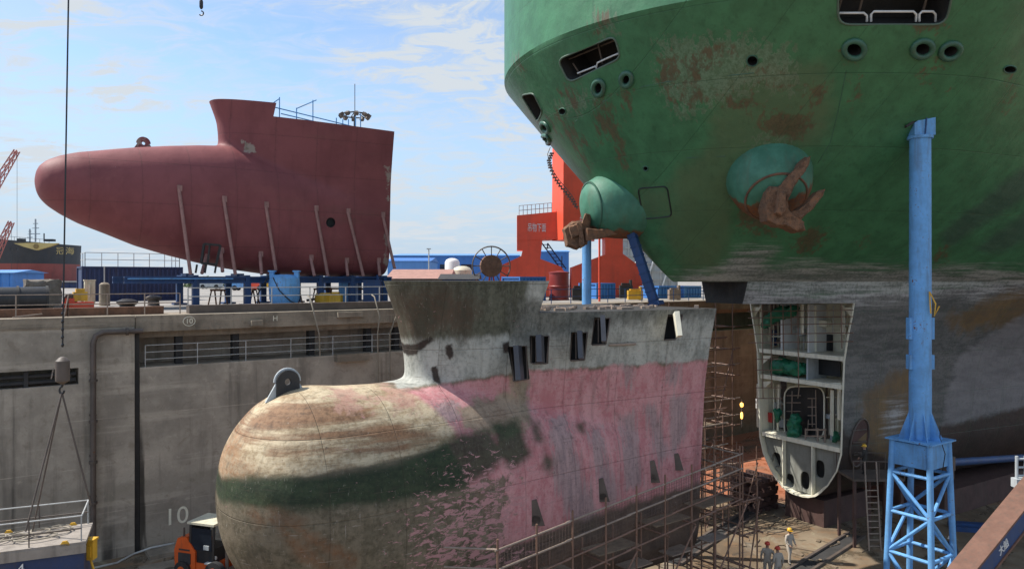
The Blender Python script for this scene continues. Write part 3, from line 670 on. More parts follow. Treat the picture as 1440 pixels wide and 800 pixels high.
# thruster tunnel and patch on the lower hull
def disc(bv,cx_,cy_,rx,ry,name,mat,rim,parent,rot=0):
    L=loop3(bv,ell(cx_,cy_,rx,ry,rot,22)); b=MB(); b.prism([p-L[1]*.02 for p in L[0]],L[1]*.045); dk_=b.build(name,mat,parent)
    b=MB(); b.path([p+L[1]*.03 for p in L[0]],.06,6,True); b.build('rim',rim,dk_,smooth=60)
    b=MB()
    for f in (-.5,0,.5):
        a=near_pt(bv,cx_+rx*f*.2-rx*.8,cy_+ry*f); c=near_pt(bv,cx_+rx*.8,cy_+ry*f-2); b.tube(a[0]+L[1]*.05,c[0]+L[1]*.05,.035)
    b.build('grating',m_steel,dk_)
disc(bvl,1208,622,12,34,'thruster_opening',m_brown,m_steel,ship,.18)
GZ={ 'scrape':[[(1250,570),(1272,566),(1262,606),(1246,610)],[(1000,392),(1040,352),(1095,350),(1075,372),(1130,372),(1500,384),(1500,408),(1300,418),(1100,425),(1010,420)],[(940,398),(985,385),(1030,388),(1040,430),(940,430)]],
 'grey':[[(1020,408),(1100,420),(1260,412),(1500,395),(1500,900),(1000,900),(1000,424)]],
 'rust':[[(836,136),(848,136),(852,188),(842,200)],[(878,126),(886,126),(888,160),(882,164)],[(1196,84),(1206,84),(1204,140),(1199,150)],[(1292,82),(1302,82),(1300,130),(1295,136)],[(1332,84),(1340,84),(1336,128),(1333,130)],[(1416,104),(1424,104),(1422,160),(1417,166)],[(1180,36),(1188,36),(1186,70),(1181,72)],[(800,118),(808,116),(812,150),(806,154)],[(932,78),(950,76),(956,118),(960,150),(952,152),(944,128),(930,118)],[(957,84),(982,78),(984,112),(960,114)],[(1000,68),(1026,66),(1022,92),(1002,95)],[(960,122),(990,128),(988,142),(964,138)],[(1012,134),(1058,140),(1055,154),(1016,150)],[(848,138),(858,140),(882,232),(878,236),(864,200)],[(1074,152),(1100,160),(1140,162),(1146,182),(1110,196),(1072,186)],[(1132,124),(1156,118),(1160,136),(1146,150)],[(1080,100),(1100,104),(1098,118),(1084,116)],[(1280,30),(1330,30),(1320,46),(1290,42)],[(835,24),(852,24),(850,50),(836,46)],[(1035,300),(1075,285),(1090,330),(1050,322)],[(1135,318),(1165,330),(1130,360),(1115,345)],[(1315,354),(1332,350),(1330,364),(1316,366)],[(1210,338),(1225,334),(1222,342),(1208,342)],[(1060,92),(1066,92),(1064,190),(1058,190)]],
 'wash':[[(897,265),(938,262),(945,304),(905,308)],[(1035,90),(1170,88),(1165,200),(1020,230),(1000,200),(1010,140)],[(960,240),(1010,190),(1040,240),(1010,380),(960,385),(930,330)]],
 'pale':[[(930,60),(1060,55),(1060,125),(960,165),(925,120)],[(1060,60),(1110,70),(1130,130),(1065,120)],[(1060,190),(1110,195),(1105,205),(1060,205)],[(840,25),(860,20),(858,48),(842,46)],[(795,145),(830,130),(838,142),(800,165)]],
 'ochre':[[(1215,560),(1290,500),(1300,600),(1230,660),(1190,660)],[(1330,450),(1440,395),(1500,400),(1500,440),(1350,470)]],
 'wedge':[[(1350,500),(1440,440),(1500,440),(1500,560),(1400,580),(1325,602),(1330,560)]],
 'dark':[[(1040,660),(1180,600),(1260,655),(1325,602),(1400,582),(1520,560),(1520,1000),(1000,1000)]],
 'diag':[[(1320,330),(1440,232),(1500,190),(1500,240),(1330,352)],[(1370,350),(1440,300),(1500,270),(1500,310),(1400,360)]]}
def green_mat():
    L=[('wash',(.10,.13,.07),(.13,.16,.08),22,(.7,.7,.35),14,.55),
       ('diag',(.06,.10,.08),(.03,.06,.05),8,(.35,2.6,2.6),8,.7),
       ('grey',(.075,.074,.077),(.16,.152,.15),18,(.5,.5,2.5),3,.96),
       ('ochre',(.20,.12,.045),(.12,.08,.045),30,(.9,.9,.5),10,.85),
       ('wedge',(.17,.16,.165),(.23,.22,.22),10,(.5,2.2,2.2),5,.9),
       ('scrape',(.13,.13,.13),(.46,.45,.44),24,(.3,.5,5),12,.85),
       ('pale',(.24,.31,.22),(.13,.16,.10),60,(4.5,4.5,1.3),3,.55),
       ('rust',(.065,.042,.025),(.13,.08,.045),30,(4,4,.38),6,.8),
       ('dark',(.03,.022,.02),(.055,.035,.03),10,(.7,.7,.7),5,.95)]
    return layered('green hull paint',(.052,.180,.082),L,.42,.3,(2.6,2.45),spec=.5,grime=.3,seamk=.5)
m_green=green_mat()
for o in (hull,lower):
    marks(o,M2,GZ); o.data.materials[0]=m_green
b=MB(); lbox(b,-2.6,0,.76,4.2,2.6,1.5); b.build('keel_block',m_brown,None,label='big dark red brown keel block under the round bottom of the cut section',cat='keel block',base=Lm(-2.6,0,0),bevel=.05)
b=MB(); lbox(b,-16,1.2,.76,16,5.5,1.5); b.build('keel_block',m_brown,None,label='long low row of brown bilge blocks under the dark hull at far right',cat='keel block',base=Lm(-16,1.2,0),bevel=.05)
# ================================================================= bow pieces (old one in the dock, new one on the quay)
def bow_solid(M,rings,stem,zlo,zhi,zwedge,vox,smooth,cuts,wex=.37,wf=None):
    b=MB(); rows=[]
    for s,zt,zb,wd,e in rings:
        r=[]; zc=(zt+zb)/2; h=(zt-zb)/2
        for i in range(48):
            a=2*math.pi*i/48; ca,sa=math.cos(a),math.sin(a)
            r.append(V((s,wd*math.copysign(abs(ca)**(2/e),ca),zc+h*math.copysign(abs(sa)**(2/e),sa))))
        rows.append(r)
    R=b.grid(rows,closed=True); b.face(R[0]); b.face(R[-1])
    zz=np.linspace(zwedge,zhi+1.2,30); wr=[]
    for z in zz:
        s0=float(np.interp(z,[p[0] for p in stem],[p[1] for p in stem])); h=wf(z)
        pts=[(-.6+(s0+.6)*(1-(1-i/30)**1.6)) for i in range(31)]
        near=[V((s,h*max(0,(s0-s)/(s0+.3))**wex,z)) for s in pts]; near[-1].y=0
        far=[V((p.x,-p.y,p.z)) for p in near[:-1]]
        wr.append(far+near[::-1])
    R=b.grid(wr,closed=True); b.face(R[0]); b.face(R[-1])
    bmesh.ops.recalc_face_normals(b.b,faces=b.b.faces); bmesh.ops.triangulate(b.b,faces=[f for f in b.b.faces if len(f.verts)>4])
    o=evalmesh(b.b,[('REMESH',{'mode':'VOXEL','voxel_size':vox,'adaptivity':0.0})])
    for i in range(smooth): bmesh.ops.smooth_vert(o,verts=o.verts,factor=.5,use_axis_x=True,use_axis_y=True,use_axis_z=True)
    for poly in cuts:
        c=MB(); c.prism([V((s,-9,z)) for s,z in poly],(0,18,0)); o=boolean(o,c,1)
    o.transform(M); return o
# --- old piece
OR=[(-.6,8.6,1.65,2.65,4.0),(3,8.8,1.65,2.72,3.8),(6,9.2,1.65,2.84,3.4),(8.5,9.7,1.65,2.95,2.9),(10.5,10.1,1.68,3.05,2.6),(12.3,10.4,1.8,3.13,2.35),(13.8,10.32,2.0,3.2,2.3),(15.2,10.38,2.3,3.3,2.2),(16.3,10.5,2.8,3.2,2.15),(17.1,10.38,3.3,3.0,2.1),(17.8,10.02,3.9,2.75,2.1),(18.35,9.5,4.5,2.3,2.05),(18.75,8.95,5.2,1.7,2.0),(19.0,8.3,5.9,1.0,2.0),(19.1,7.4,6.8,.2,2.0)]
wfO=lambda z: float(np.interp(z,[3.5,5,7,9.5,11,12,12.7,15],[2.5,2.7,2.8,2.95,3.2,3.4,3.57,4.1]))
oz_step,oz_top=12.76,13.92
obm=bow_solid(M1,OR,[(3,12.0),(7,12.5),(10.4,12.6),(11.25,12.65),(12.5,12.9),(13.9,13.4),(15.2,13.9)],1.6,14.2,3.6,.105,14,
   [[(-3,0),(0,0),(0,17),(-3,17)],[(-3.2,oz_step),(8.55,oz_step),(8.3,oz_top),(22,oz_top+.0),(22,18),(-3.2,18)]],wf=wfO)
obv=BVHTree.FromBMesh(obm)
old=thing('old_bow_piece','cut off old ship bow with round bulb, faded pink paint and green algae','ship bow section',M=M1)
cut=MB(); ow=[[(717,488),(740,486),(742,533),(722,536)],[(747,473),(772,472),(769,511),(746,511)],[(804,468),(826,467),(822,506),(801,507)],[(836,448),(858,447),(852,484),(831,485)],[(938,444),(960,442),(950,477),(933,478)]]
olps=[]
for q in ow:
    L=loop3(obv,rrect(q,3,.06),True); olps.append(L); open_prism(cut,L[0],L[1],1.3,.9)
obm=boolean(obm,cut,1)
b=MB(); b.b.free(); b.b=obm
ohull=b.build('hull',[m_green,m_dark],old,smooth=40,fix=False)
OZ={'grey':[[(540,380),(1020,380),(1020,505),(860,515),(735,521),(720,525),(560,547),(545,520)]],
 'topdark':[[(530,380),(745,380),(738,430),(728,472),(560,478),(545,470)]],
 'toprust':[[(555,410),(640,400),(680,440),(655,470),(562,474)]],
 'deckdark':[[(720,420),(1020,420),(1005,447),(860,455),(720,484)]],
 'pink':[[(555,552),(720,528),(735,523),(860,518),(1010,507),(1000,900),(640,900),(700,770),(640,640),(600,580)]],
 'bare':[[(600,575),(640,560),(650,590),(625,600)],[(770,590),(795,580),(850,760),(810,760),(785,690)],[(870,585),(890,580),(906,680),(880,690)],[(905,570),(922,568),(940,640),(925,660)],[(940,560),(965,556),(968,610),(945,640)],[(940,512),(958,514),(955,540),(938,538)],[(876,515),(890,516),(886,545),(876,540)],[(825,600),(845,600),(870,700),(850,720)],[(728,536),(745,534),(745,580),(730,580)]],
 'khaki':[[(645,575),(680,556),(735,556),(745,585),(735,606),(700,612),(655,604)],[(722,534),(745,532),(748,600),(726,600)]],
 'cream':[[(280,664),(300,600),(345,555),(400,520),(470,520),(560,548),(590,560),(625,590),(648,618),(560,645),(440,668),(290,672)]],
 'pinkflake':[[(462,545),(500,548),(505,575),(475,575)],[(538,545),(585,555),(592,582),(560,578)],[(500,556),(530,552),(545,560),(520,570)]],
 'streak':[[(335,600),(400,566),(480,568),(540,588),(430,602),(345,612)],[(345,618),(480,602),(560,598),(610,612),(520,618),(400,616)],[(380,628),(480,624),(480,630),(380,634)],[(500,632),(570,626),(570,632),(500,638)]],
 'orange':[[(290,680),(300,615),(325,585),(345,610),(340,640),(362,668),(330,676)],[(362,690),(380,698),(430,740),(500,785),(495,795),(425,760),(375,715)],[(375,725),(392,732),(440,775),(490,815),(480,822),(425,790)],[(345,705),(356,708),(372,735),(365,738)]],
 'green':[[(280,672),(440,670),(570,647),(650,608),(690,604),(712,640),(690,665),(640,690),(540,708),(420,718),(345,712),(290,702)],[(690,594),(728,590),(748,640),(720,660),(700,640)],[(744,588),(757,594),(764,622),(752,624)],[(765,632),(778,650),(775,666),(766,660)],[(812,594),(820,596),(820,606),(814,604)]],
 'slime':[[(280,700),(345,712),(540,706),(650,690),(720,660),(705,760),(700,900),(280,900)]],
 'flake':[[(600,690),(660,640),(740,650),(760,770),(690,900),(560,900),(560,740)]],
 'low':[[(690,900),(700,772),(800,735),(870,712),(990,676),(1000,900)]],
 'black':[[(568,484),(585,484),(606,472),(610,478),(585,498),(572,500),(574,512),(566,512)],[(606,516),(614,514),(618,530),(620,540),(609,536)],[(626,486),(636,484),(639,500),(632,506),(627,498)],[(706,482),(716,480),(716,494),(708,496)]],
 'gap':[[(662,600),(672,598),(700,660),(716,740),(708,745),(690,670)]]}
OL=[('slime',(.115,.095,.065),(.215,.18,.13),12,(1.2,1.2,1.6),6,.95),
    ('grey',(.27,.28,.25),(.48,.48,.43),6,(1.6,1.6,.8),3,.95),
    ('pink',(.47,.18,.19),(.60,.31,.31),12,(1.5,1.5,.6),4,.95),
    ('bare',(.22,.185,.185),(.40,.29,.28),22,(6,6,.3),6,.8),('khaki',(.20,.165,.105),(.33,.28,.19),26,(1.2,1.2,.9),7,.85),
    ('slime',(.10,.085,.055),(.20,.165,.115),42,(1.6,1.6,1.6),4,.9),
    ('flake',(.46,.20,.20),(.42,.24,.25),-6,(1.6,1.6,3.2),3,0.0),
    ('low',(.075,.058,.045),(.12,.09,.065),10,(1,1,1),6,.95),
    ('cream',(.30,.22,.13),(.60,.50,.34),8,(.5,.5,3),5,.96),
    ('streak',(.10,.05,.03),(.26,.14,.075),24,(.22,.22,4.5),8,.9),
    ('orange',(.30,.10,.03),(.15,.08,.045),26,(.8,.8,2.2),12,.5),
    ('pinkflake',(.40,.20,.165),(.44,.27,.21),30,(1.8,1.8,1.8),6,.75),
    ('green',(.010,.026,.013),(.032,.055,.026),9,(.8,.8,2.2),9,.9),
    ('topdark',(.045,.048,.03),(.12,.12,.085),14,(2.6,2.6,.3),6,.95),
    ('toprust',(.10,.06,.04),(.055,.045,.03),50,(1.3,1.3,.5),16,.75),
    ('deckdark',(.06,.06,.05),(.17,.17,.145),22,(3,3,.4),10,.85),
    ('black',(.02,.015,.012),(.035,.02,.015),3,(4,4,4),2,.95)]
def old_mat():
    m=layered('old hull paint',(.16,.13,.09),OL,.75,.5,(2.4,2.3),spec=.25,grime=.45); return m
m_old=old_mat(); marks(ohull,M1,OZ); ohull.data.materials[0]=m_old
# flakes of old pink paint left on the slimy part: true islands via a fine threshold
def add_flakes(mat):
    t=mat.node_tree; bs=t.nodes['Principled BSDF']; lk=bs.inputs['Base Color'].links[0]; src=lk.from_socket
    m=N.__new__(N); m.m=mat; m.t=t; m.b=bs; m.tc=[n for n in t.nodes if n.type=='TEX_COORD'][0]
    n1=m.noise(m.co((1.1,1.1,2.8)),2.3,9,.74,.7); n2=m.noise(m.co((.4,.4,5)),3.0,7,.72)
    f=m.step(m.math('ADD',n1,m.math('MULTIPLY',m.attr('flake'),.0014)),.575,.60); c=m.mix(f,src,(.45,.24,.24))
    f2=m.math('MULTIPLY',m.step(n2,.62,.64),m.step(m.attr('slime'),0,30)); c=m.mix(m.math('MULTIPLY',f2,.7),c,(.34,.30,.25))
    sc1=m.noise(m.co((.35,.35,9)),2.0,6,.7); sc2=m.noise(m.co((9,9,.5)),1.6,6,.7); ch=m.noise(m.co(),5,9,.8)
    c=m.mix(m.math('MULTIPLY',m.step(sc1,.60,.66),.45),c,(.10,.075,.055)); c=m.mix(m.math('MULTIPLY',m.step(sc2,.62,.68),.4),c,(.42,.38,.33)); c=m.mix(m.math('MULTIPLY',m.step(ch,.60,.64),.55),c,(.07,.055,.045)); c=m.mix(m.math('MULTIPLY',m.step(ch,.38,.34),.35),c,(.50,.46,.40))
    t.links.new(c,bs.inputs['Base Color'])
add_flakes(m_old)
m_slate=paint('slate grey steel',(.055,.06,.075),.5,.3,.3,.15)
# plates inside the openings
for L,pn_ in zip(olps,(0,1,2,3,4)):
    n=L[1]; c=L[2]; P3=L[0]; b=MB(); h=max(p.z for p in P3)-min(p.z for p in P3)
    e=(P3[4]-P3[1]).normalized(); wd=(P3[4]-P3[1]).length
    b.box(c-n*.75+e*wd*.22,(wd*.3,.7,h*.94),Matrix((e,n,e.cross(n))).transposed()); b.build('frame_plate',m_white if pn_==4 else m_slate,old)
    b=MB(); b.path([p-n*.0 for p in P3],.03,5,True); b.build('opening_edge',m_steel,old)
    if pn_!=4:
        b=MB(); b.tube(c-n*.35-e*wd*.12+UP*h*.45,c-n*.35-e*wd*.12-UP*h*.45,.022); b.build('opening_bar',m_steel,old)
def lug(M,bv,px,py,w_,h_,parent,mat,rimmat):
    s0=(M.inverted()@near_pt(bv,px,py+4)[0]); zt=None
    p,_,_,_=bv.ray_cast(M@V((s0.x,0,40)),V((0,0,-1))); z0=(M.inverted()@p).z; s=s0.x
    # plate standing along the ship axis with a round top and an eye
    b=MB(); pts=[V((s-w_/2,0,z0-.3)),V((s+w_/2,0,z0-.3))]+[V((s+(w_/2+.03)*math.cos(a),0,z0+h_*.62+(w_/2+.03)*math.sin(a))) for a in [math.pi*i/12 for i in range(13)]]
    b.prism([M@(p-V((0,.1,0))) for p in pts],M.to_3x3()@V((0,.2,0)))
    b.b.free(); b=MB(); cc=V((s,0,z0+h_*.62)); outer=[]; inner=[]
    for i in range(28):
        a=2*math.pi*i/28; d=V((math.cos(a),0,math.sin(a))); k=w_/2 if d.z>=0 else min(w_/2/max(abs(d.x),1e-3),(h_*.62+.3)/max(-d.z,1e-3))
        outer.append(cc+d*k); inner.append(cc+d*.15*w_)
    rows=[[M@(p+V((0,y,0))) for p in ring] for ring,y in ((inner,.1),(outer,.1),(outer,-.1),(inner,-.1),(inner,.1))]
    b.grid(rows,closed=True); lg_=b.build('lifting_lug',mat,parent)
    b=MB()
    b.path([M@(p+V((0,0,0))) for p in pts[2:]],.05,7)
    for sg in (-1,1): b.prism([M@V((s+sg*w_/2,-.04,z0+h_*.55)),M@V((s+sg*w_*.95,-.04,z0-.3)),M@V((s+sg*w_/2,-.04,z0-.3))],M.to_3x3()@V((0,.08,0)))
    b.build('lug_rim',rimmat,lg_,smooth=40)
lug(M1,obv,397,545,.75,.50,old,m_dark,m_grey)
for (x,y,w_,h_) in ((752,722,14,20),(846,690,11,18),(918,664,10,17),(952,650,9,13)):
    p,n=near_pt(obv,x,y); b=MB(); hh=h_/F*p.y; ww=w_/F*p.y
    q=Matrix((u,n,u.cross(n))).transposed()
    e1=(u-n*u.dot(n)).normalized(); e2=(UP-n*UP.dot(n)).normalized(); p=p-n*.08
    b.prism([p-e1*ww*.5+e2*hh,p+e1*ww*.2+e2*hh,p+e1*ww-e2*hh*.8,p-e1*ww-e2*hh*.8],n*.35); b.lathe([(ww*.5,0),(ww*.5,.5)],p+e1*ww*.1-e2*hh*.4,n,10); b.build('shell_bracket',m_steel,old,bevel=.03)
p,n=near_pt(obv,856,485); b=MB(); b.tube(p,p+u*1.2+v*.25,.05); b.build('pipe_stub',m_lpole,old)
# ragged stuff lying along the old deck edge
b=MB()
for i in range(46):
    s=random.uniform(.2,8.2); t=random.uniform(-.5,2.6*(1-s/13)+.3); z=oz_step
    p=M1@V((s,t,z+.05)); b.box(p,(random.uniform(.1,.7),random.uniform(.06,.3),random.uniform(.05,.14)),Matrix.Rotation(random.uniform(0,3),3,'Z'))
b.build('deck_debris',m_lpole,None,label='pale scraps of cut plate strewn along the deck of the old bow',cat='debris',kind='stuff')
# --- new piece
dz=12.62
NR=[(-.6,21.5,14.2,2.75,4),(3,21.5,14.2,2.75,3.6),(6,22.0,14.22,2.8,3.1),(9,22.8,14.35,2.85,2.7),(11.5,23.5,14.7,2.85,2.4),(13.5,23.35,15.1,2.75,2.2),(15.5,23.1,15.6,2.6,2.1),(17.5,22.8,16.2,2.4,2.05),(19.3,22.45,16.95,2.15,2),(20.8,22.15,17.55,1.95,2),(21.8,21.85,18.1,1.7,2),(22.5,21.5,18.6,1.35,2),(22.9,21.15,19.05,.95,2),(23.1,20.75,19.5,.5,2),(23.17,20.3,19.95,.1,2)]
wfN=lambda z: float(np.interp(z,[16,18,21.5,23.5,25.5,27.5],[2.5,2.8,2.95,3.25,3.6,3.9]))
nbm=bow_solid(M3,NR,[(16,11.5),(19,12.1),(23,12.15),(24,12.1),(25.2,12.2),(26.6,12.7),(28.5,13.5)],14.2,26.7,16.2,.12,9,
   [[(-3,12),(0,12),(0,30),(-3,30)],[(-3.2,25.25),(8.9,25.6),(8.75,26.55),(24,26.75),(24,32),(-3.2,32)]],wex=.38,wf=wfN)
nbv=BVHTree.FromBMesh(nbm)
cut=MB(); L=loop3(nbv,ell(465,313,6.5,7)); open_prism(cut,L[0],L[1],1,.3); nbm=boolean(nbm,cut,1)
new=thing('new_bow_piece','new dark maroon bow section with long pointed bulb on a blue stand','ship bow section',M=M3)
def maroon():
    m=N('maroon primer'); o=m.co(); n=m.noise(o,.35,6,.6); n3=m.noise(o,6,6,.7); st=m.noise(m.co((1.4,1.4,.15)),1,5,.6); hb=m.noise(m.co((.15,.15,1.1)),1,4,.6)
    c=m.mix(m.step(n,.3,.7),(.195,.055,.058),(.255,.076,.078)); c=m.mix(m.math('MULTIPLY',m.step(st,.5,.75),.3),c,(.11,.025,.03)); c=m.mix(m.math('MULTIPLY',m.step(hb,.55,.7),.35),c,(.20,.085,.07))
    c=m.mix(m.math('MULTIPLY',m.step(n3,.6,.75),.25),c,(.09,.025,.028))
    c=m.mix(m.math('MULTIPLY',m.step(m.math('ADD',m.attr('edge'),m.math('MULTIPLY',m.math('SUBTRACT',m.noise(o,1.6,5,.7),.5),26)),-1,2),.8),c,(.34,.29,.24))
    xyz=m.sep(o); ax=m.math('ABSOLUTE',m.math('SUBTRACT',m.math('FRACT',m.math('DIVIDE',xyz[0],2.9)),.5)); az=m.math('ABSOLUTE',m.math('SUBTRACT',m.math('FRACT',m.math('DIVIDE',xyz[2],2.7)),.5))
    ln=m.math('MAXIMUM',m.step(ax,.491,.5),m.step(az,.491,.5)); c=m.mix(m.math('MULTIPLY',ln,.5),c,(.08,.02,.025)); pt=m.noise(m.co((.5,.5,.5)),1.0,6,.7,.5); c=m.mix(m.math('MULTIPLY',m.step(pt,.60,.62),.35),c,(.26,.085,.08)); wb=m.math('MAXIMUM',m.step(ax,.44,.5),m.step(az,.46,.5)); c=m.mix(m.math('MULTIPLY',wb,m.math('MULTIPLY',m.step(n3,.45,.65),.35)),c,(.10,.045,.04)); ck=m.noise(m.co((3,3,3)),1.4,8,.8,1.5); c=m.mix(m.math('MULTIPLY',m.step(ck,.66,.68),.5),c,(.36,.24,.22))
    m.bump(m.math('ADD',m.math('SUBTRACT',n3,ln),m.math('MULTIPLY',m.noise(o,.8,2,.5),4.0)),.2,.03); return m.done(c,.62,0,.35)
m_mar=maroon()
b=MB(); b.b.free(); b.b=nbm; nh=b.build('hull',[m_mar,m_black],new,smooth=40,fix=False); marks(nh,M3,{'edge':[[(543,235),(549,235),(548,285),(544,285)],[(540,330),(547,330),(545,380),(540,380)],[(341,200),(358,200),(358,214),(342,214)]]})
lug(M3,nbv,206,207,.75,.42,new,m_mar,m_mar)
# emblem of a plain painted mark on the new piece
L=near_pt(nbv,350,207); b=MB()
for dx,dy,w_,h_ in ((-.25,.1,.08,.6),(.05,.25,.5,.07),(0,-.1,.55,.07),(.28,.0,.08,.5)): b.box(L[0]+u*dx+UP*dy+L[1]*.02,(w_,.03,h_),Matrix((u,-v,UP)).transposed())
b.build('painted_mark',m_lpole,new)
# deck railing and scaffold tubes on top of the new piece
def npx(x,y,t=0.0): return plane_hit(x,y,M3,1,t)
t=thing('deck_railing','thin blue grey tube railing on top of the new maroon bow','railing',M=M3)
for (x0,y0,x1,y1) in ((365,146,512,182),(395,160,505,186),(390,174,478,180)): b=MB(); b.tube(npx(x0,y0,1.5),npx(x1,y1,1.5),.04,6); b.build('rail',m_blue,t)
for (x,y0,y1) in ((393,137,172),(417,152,172),(440,141,178),(473,166,182),(482,168,184),(490,168,184),(500,164,186),(507,160,186)): b=MB(); b.tube(npx(x,y0,1.5),npx(x,y1+6,1.5),.04,6); b.build('post',m_blue,t)
for (x0,y0,x1,y1) in ((380,148,393,139),(417,153,445,141)): b=MB(); b.tube(npx(x0,y0,1.5),npx(x1,y1,1.5),.04,6); b.build('brace',m_blue,t)
# stand under the new piece
st=thing('support_stand','long dark blue steel stand with raking pipe props under the maroon bow','stand',M=M3@Matrix.Translation((10,0,Zq)))
NL=lambda s,t,z: M3@V((s,t,z)); RN=M3.to_3x3()
for tt in (-2.4,2.4): 
    b=MB(); b.beam(NL(-.3,tt,13.75),NL(18.5,tt,13.75),.35,.12); b.beam(NL(-.3,tt,14.1),NL(18.5,tt,14.1),.35,.12); b.beam(NL(-.3,tt,13.93),NL(18.5,tt,13.93),.08,.3); b.build('beam',m_dblue,st)
for s in (.3,3.0,5.5,8.2,10.8,14.2): 
    for tt in (-2.4,2.4):
        b=MB(); b.box(NL(s,tt,13.0),(.42,.42,1.5),RN); b.box(NL(s,tt,Zq+.1),(.9,.9,.12),RN); b.build('post',m_dblue,st)
    b=MB(); b.beam(NL(s,-2.6,14.0),NL(s,2.6,14.0),.3,.5); b.box(NL(s,0,14.25),(.5,1.6,.25),RN); b.build('cross_beam',m_dblue,st)
b=MB(); 
for tt in (2.5,3.3):b.tube(NL(12,tt,14.0),NL(18.3,tt,14.0),.04)
for s in np.arange(12,18.4,.7): b.tube(NL(s,2.5,14.0),NL(s,3.3,14.0),.03)
b.build('walkway_ladder',m_blue,st)
m_prop=paint('rusty maroon prop',(.33,.17,.15),.6,.3,.3,.25,2)
for (x,y,x1,y1) in ((252,265,268,386),(315,280,331,386),(374,288,388,380),(444,293,461,388),(489,297,511,388),(538,302,555,378),(366,357,368,386),(437,362,442,388),(487,366,489,388),(532,366,534,388),(311,352,313,382),(291,360,284,384)):
    p,n=near_pt(nbv,x,y); q=plane_hit(x1,y1,M3,1,3.0); b=MB(); b.tube(p-n*.05,q,.12,8); b.box(p+n*.03,(.3,.3,.4),RN); b.build('prop',m_prop,st,smooth=50)
# dark access frame hanging under the new piece
t=thing('access_frame','dark square steel frame hanging at the underside of the maroon bulb','frame',loc=npx(296,358,2.6))
c=[npx(287,343,3.0),npx(310,345,3.0),npx(304,372,3.0),npx(283,370,3.0)]
for i in range(4): b=MB(); b.beam(c[i],c[(i+1)%4],.14,.14); b.build('bar',m_dark,t)
b=MB(); b.beam(npx(295,344,3.0),npx(292,371,3.0),.1,.1); b.build('bar',m_dark,t)
for x in (277,290,304): b=MB(); b.tube(npx(x,372,3.0),npx(x-2,384,3.0),.07); b.build('leg',m_dark,t)
# ================================================================= quay clutter
def box_thing(name,label,cat,px0,px1,py0,py1,D,depth,mat,ribs=0,group=None,ang=A,trim=None,z0=None):
    """container-like block with corner posts and corrugation, standing on the quay"""
    a=P(px0,py1,D); c=P(px1,py0,D); w_=(c.x-a.x)/math.cos(ang*.0+0) ; h=c.z-(z0 if z0 is not None else Zq); base=V(((a.x+c.x)/2,D,z0 if z0 is not None else Zq))
    T=Matrix.Translation(base)@Matrix.Rotation(ang,4,'Z'); w_=abs(c.x-a.x)/ (math.cos(ang)+.15); t=thing(name,label,cat,M=T,group=group); R=T.to_3x3()
    L=lambda x,y,z: T@V((x,y,z))
    b=MB(); b.box(L(0,depth/2,h/2),(w_-.06,depth-.06,h-.06),R); n=ribs or max(4,int(w_/.35))
    for i in range(n): b.box(L(-w_/2+w_*(i+.5)/n,.0,h/2),(w_/n*.45,.1,h*.86),R)
    for i in range(max(3,int(depth/.4))): b.box(L(w_/2,depth*(i+.5)/max(3,int(depth/.4)),h/2),(.1,.18,h*.86),R)
    b.build('body',mat,t)
    b=MB()
    for x in (-w_/2,w_/2):
        for y in (0,depth): b.box(L(x,y,h/2),(.14,.14,h),R)
    for z in (.07,h-.07): 
        for y in (0,depth): b.box(L(0,y,z),(w_,.13,.13),R)
        for x in (-w_/2,w_/2): b.box(L(x,depth/2,z),(.13,depth,.13),R)
    b.build('frame',trim or mat,t); return t,T,w_,h
t,T,w_,h=box_thing('container','large dark blue workshop container with a railing on its roof, left of the maroon bow','container',128,249,375,423,64,3.5,m_navy)
pts=[T@V((x,y,h)) for x,y in ((-w_/2+.2,3.3),(-w_/2+.2,.1),(w_/2-.2,.1),(w_/2-.2,3.3))]
fence('roof_railing','thin pale railing round the roof of the dark blue container','%s'%'x' and pts,1.15,(.5,1),1.3,.035,m_rail)
b=MB(); b.path([T@V((-w_/2+1.6,-.1,.1)),T@V((-w_/2+1.6,-.1,h))],.06,6); b.build('drain_pipe',m_rail,t)
# rope drum and covered winch at far left
def lathe_thing(name,label,cat,c,axis,prof,mat,n=24):
    b=MB(); b.lathe(prof,c,axis,n); return b.build(name,mat,None,smooth=40,label=label,cat=cat,base=c)
D=42; c=P(28,418,D); c.z=Zq+.75
dr=thing('rope_drum','black cylindrical drum lying on the quay beside the covered winch','drum',loc=c-UP*.75)
b=MB(); b.lathe([(.68,-1.3),(.68,1.3)],c,u,24); b.build('barrel',m_black,dr,smooth=40)
for s in (-1.3,-.1,1.3): b=MB(); b.lathe([(.75,-.06),(.75,.06)],c+u*s,u,24); b.build('flange',m_dark,dr,smooth=40)
b=MB(); b.box(c-UP*.72,(2.4,.9,.12),R3); b.build('skid',m_steel,dr)
c=P(60,405,46); b=MB(); b.box(V((c.x,c.y,Zq+.95)),(1.9,1.6,1.7),R3); bmesh.ops.subdivide_edges(b.b,edges=b.b.edges,cuts=6,use_grid_fill=True)
for q in b.b.verts: q.co+=V((random.uniform(-1,1),random.uniform(-1,1),random.uniform(-1,1)))*.09
b.build('covered_winch',m_canvas,None,label='lumpy machine wrapped in grey canvas on the quay at left',cat='winch',smooth=80)
def bollard(px,py,label,mat,g=None,r=.35):
    c=at_z(px,py,Zq); b=MB(); b.lathe([(r*1.6,0),(r*1.6,.08),(r,.1),(r*.9,.45),(r*1.25,.55),(r*1.3,.68),(r*.6,.8),(.02,.82)],c,UP,18); b.build('bollard',mat,None,smooth=35,label=label,cat='bollard',group=g,base=c)
bollard(179,441,'dark squat mooring bollard at the dock edge in front of the blue container',m_black,None,.42)
bollard(216,432,'dark bollard base beside the stand corner post',m_steel,None,.38)
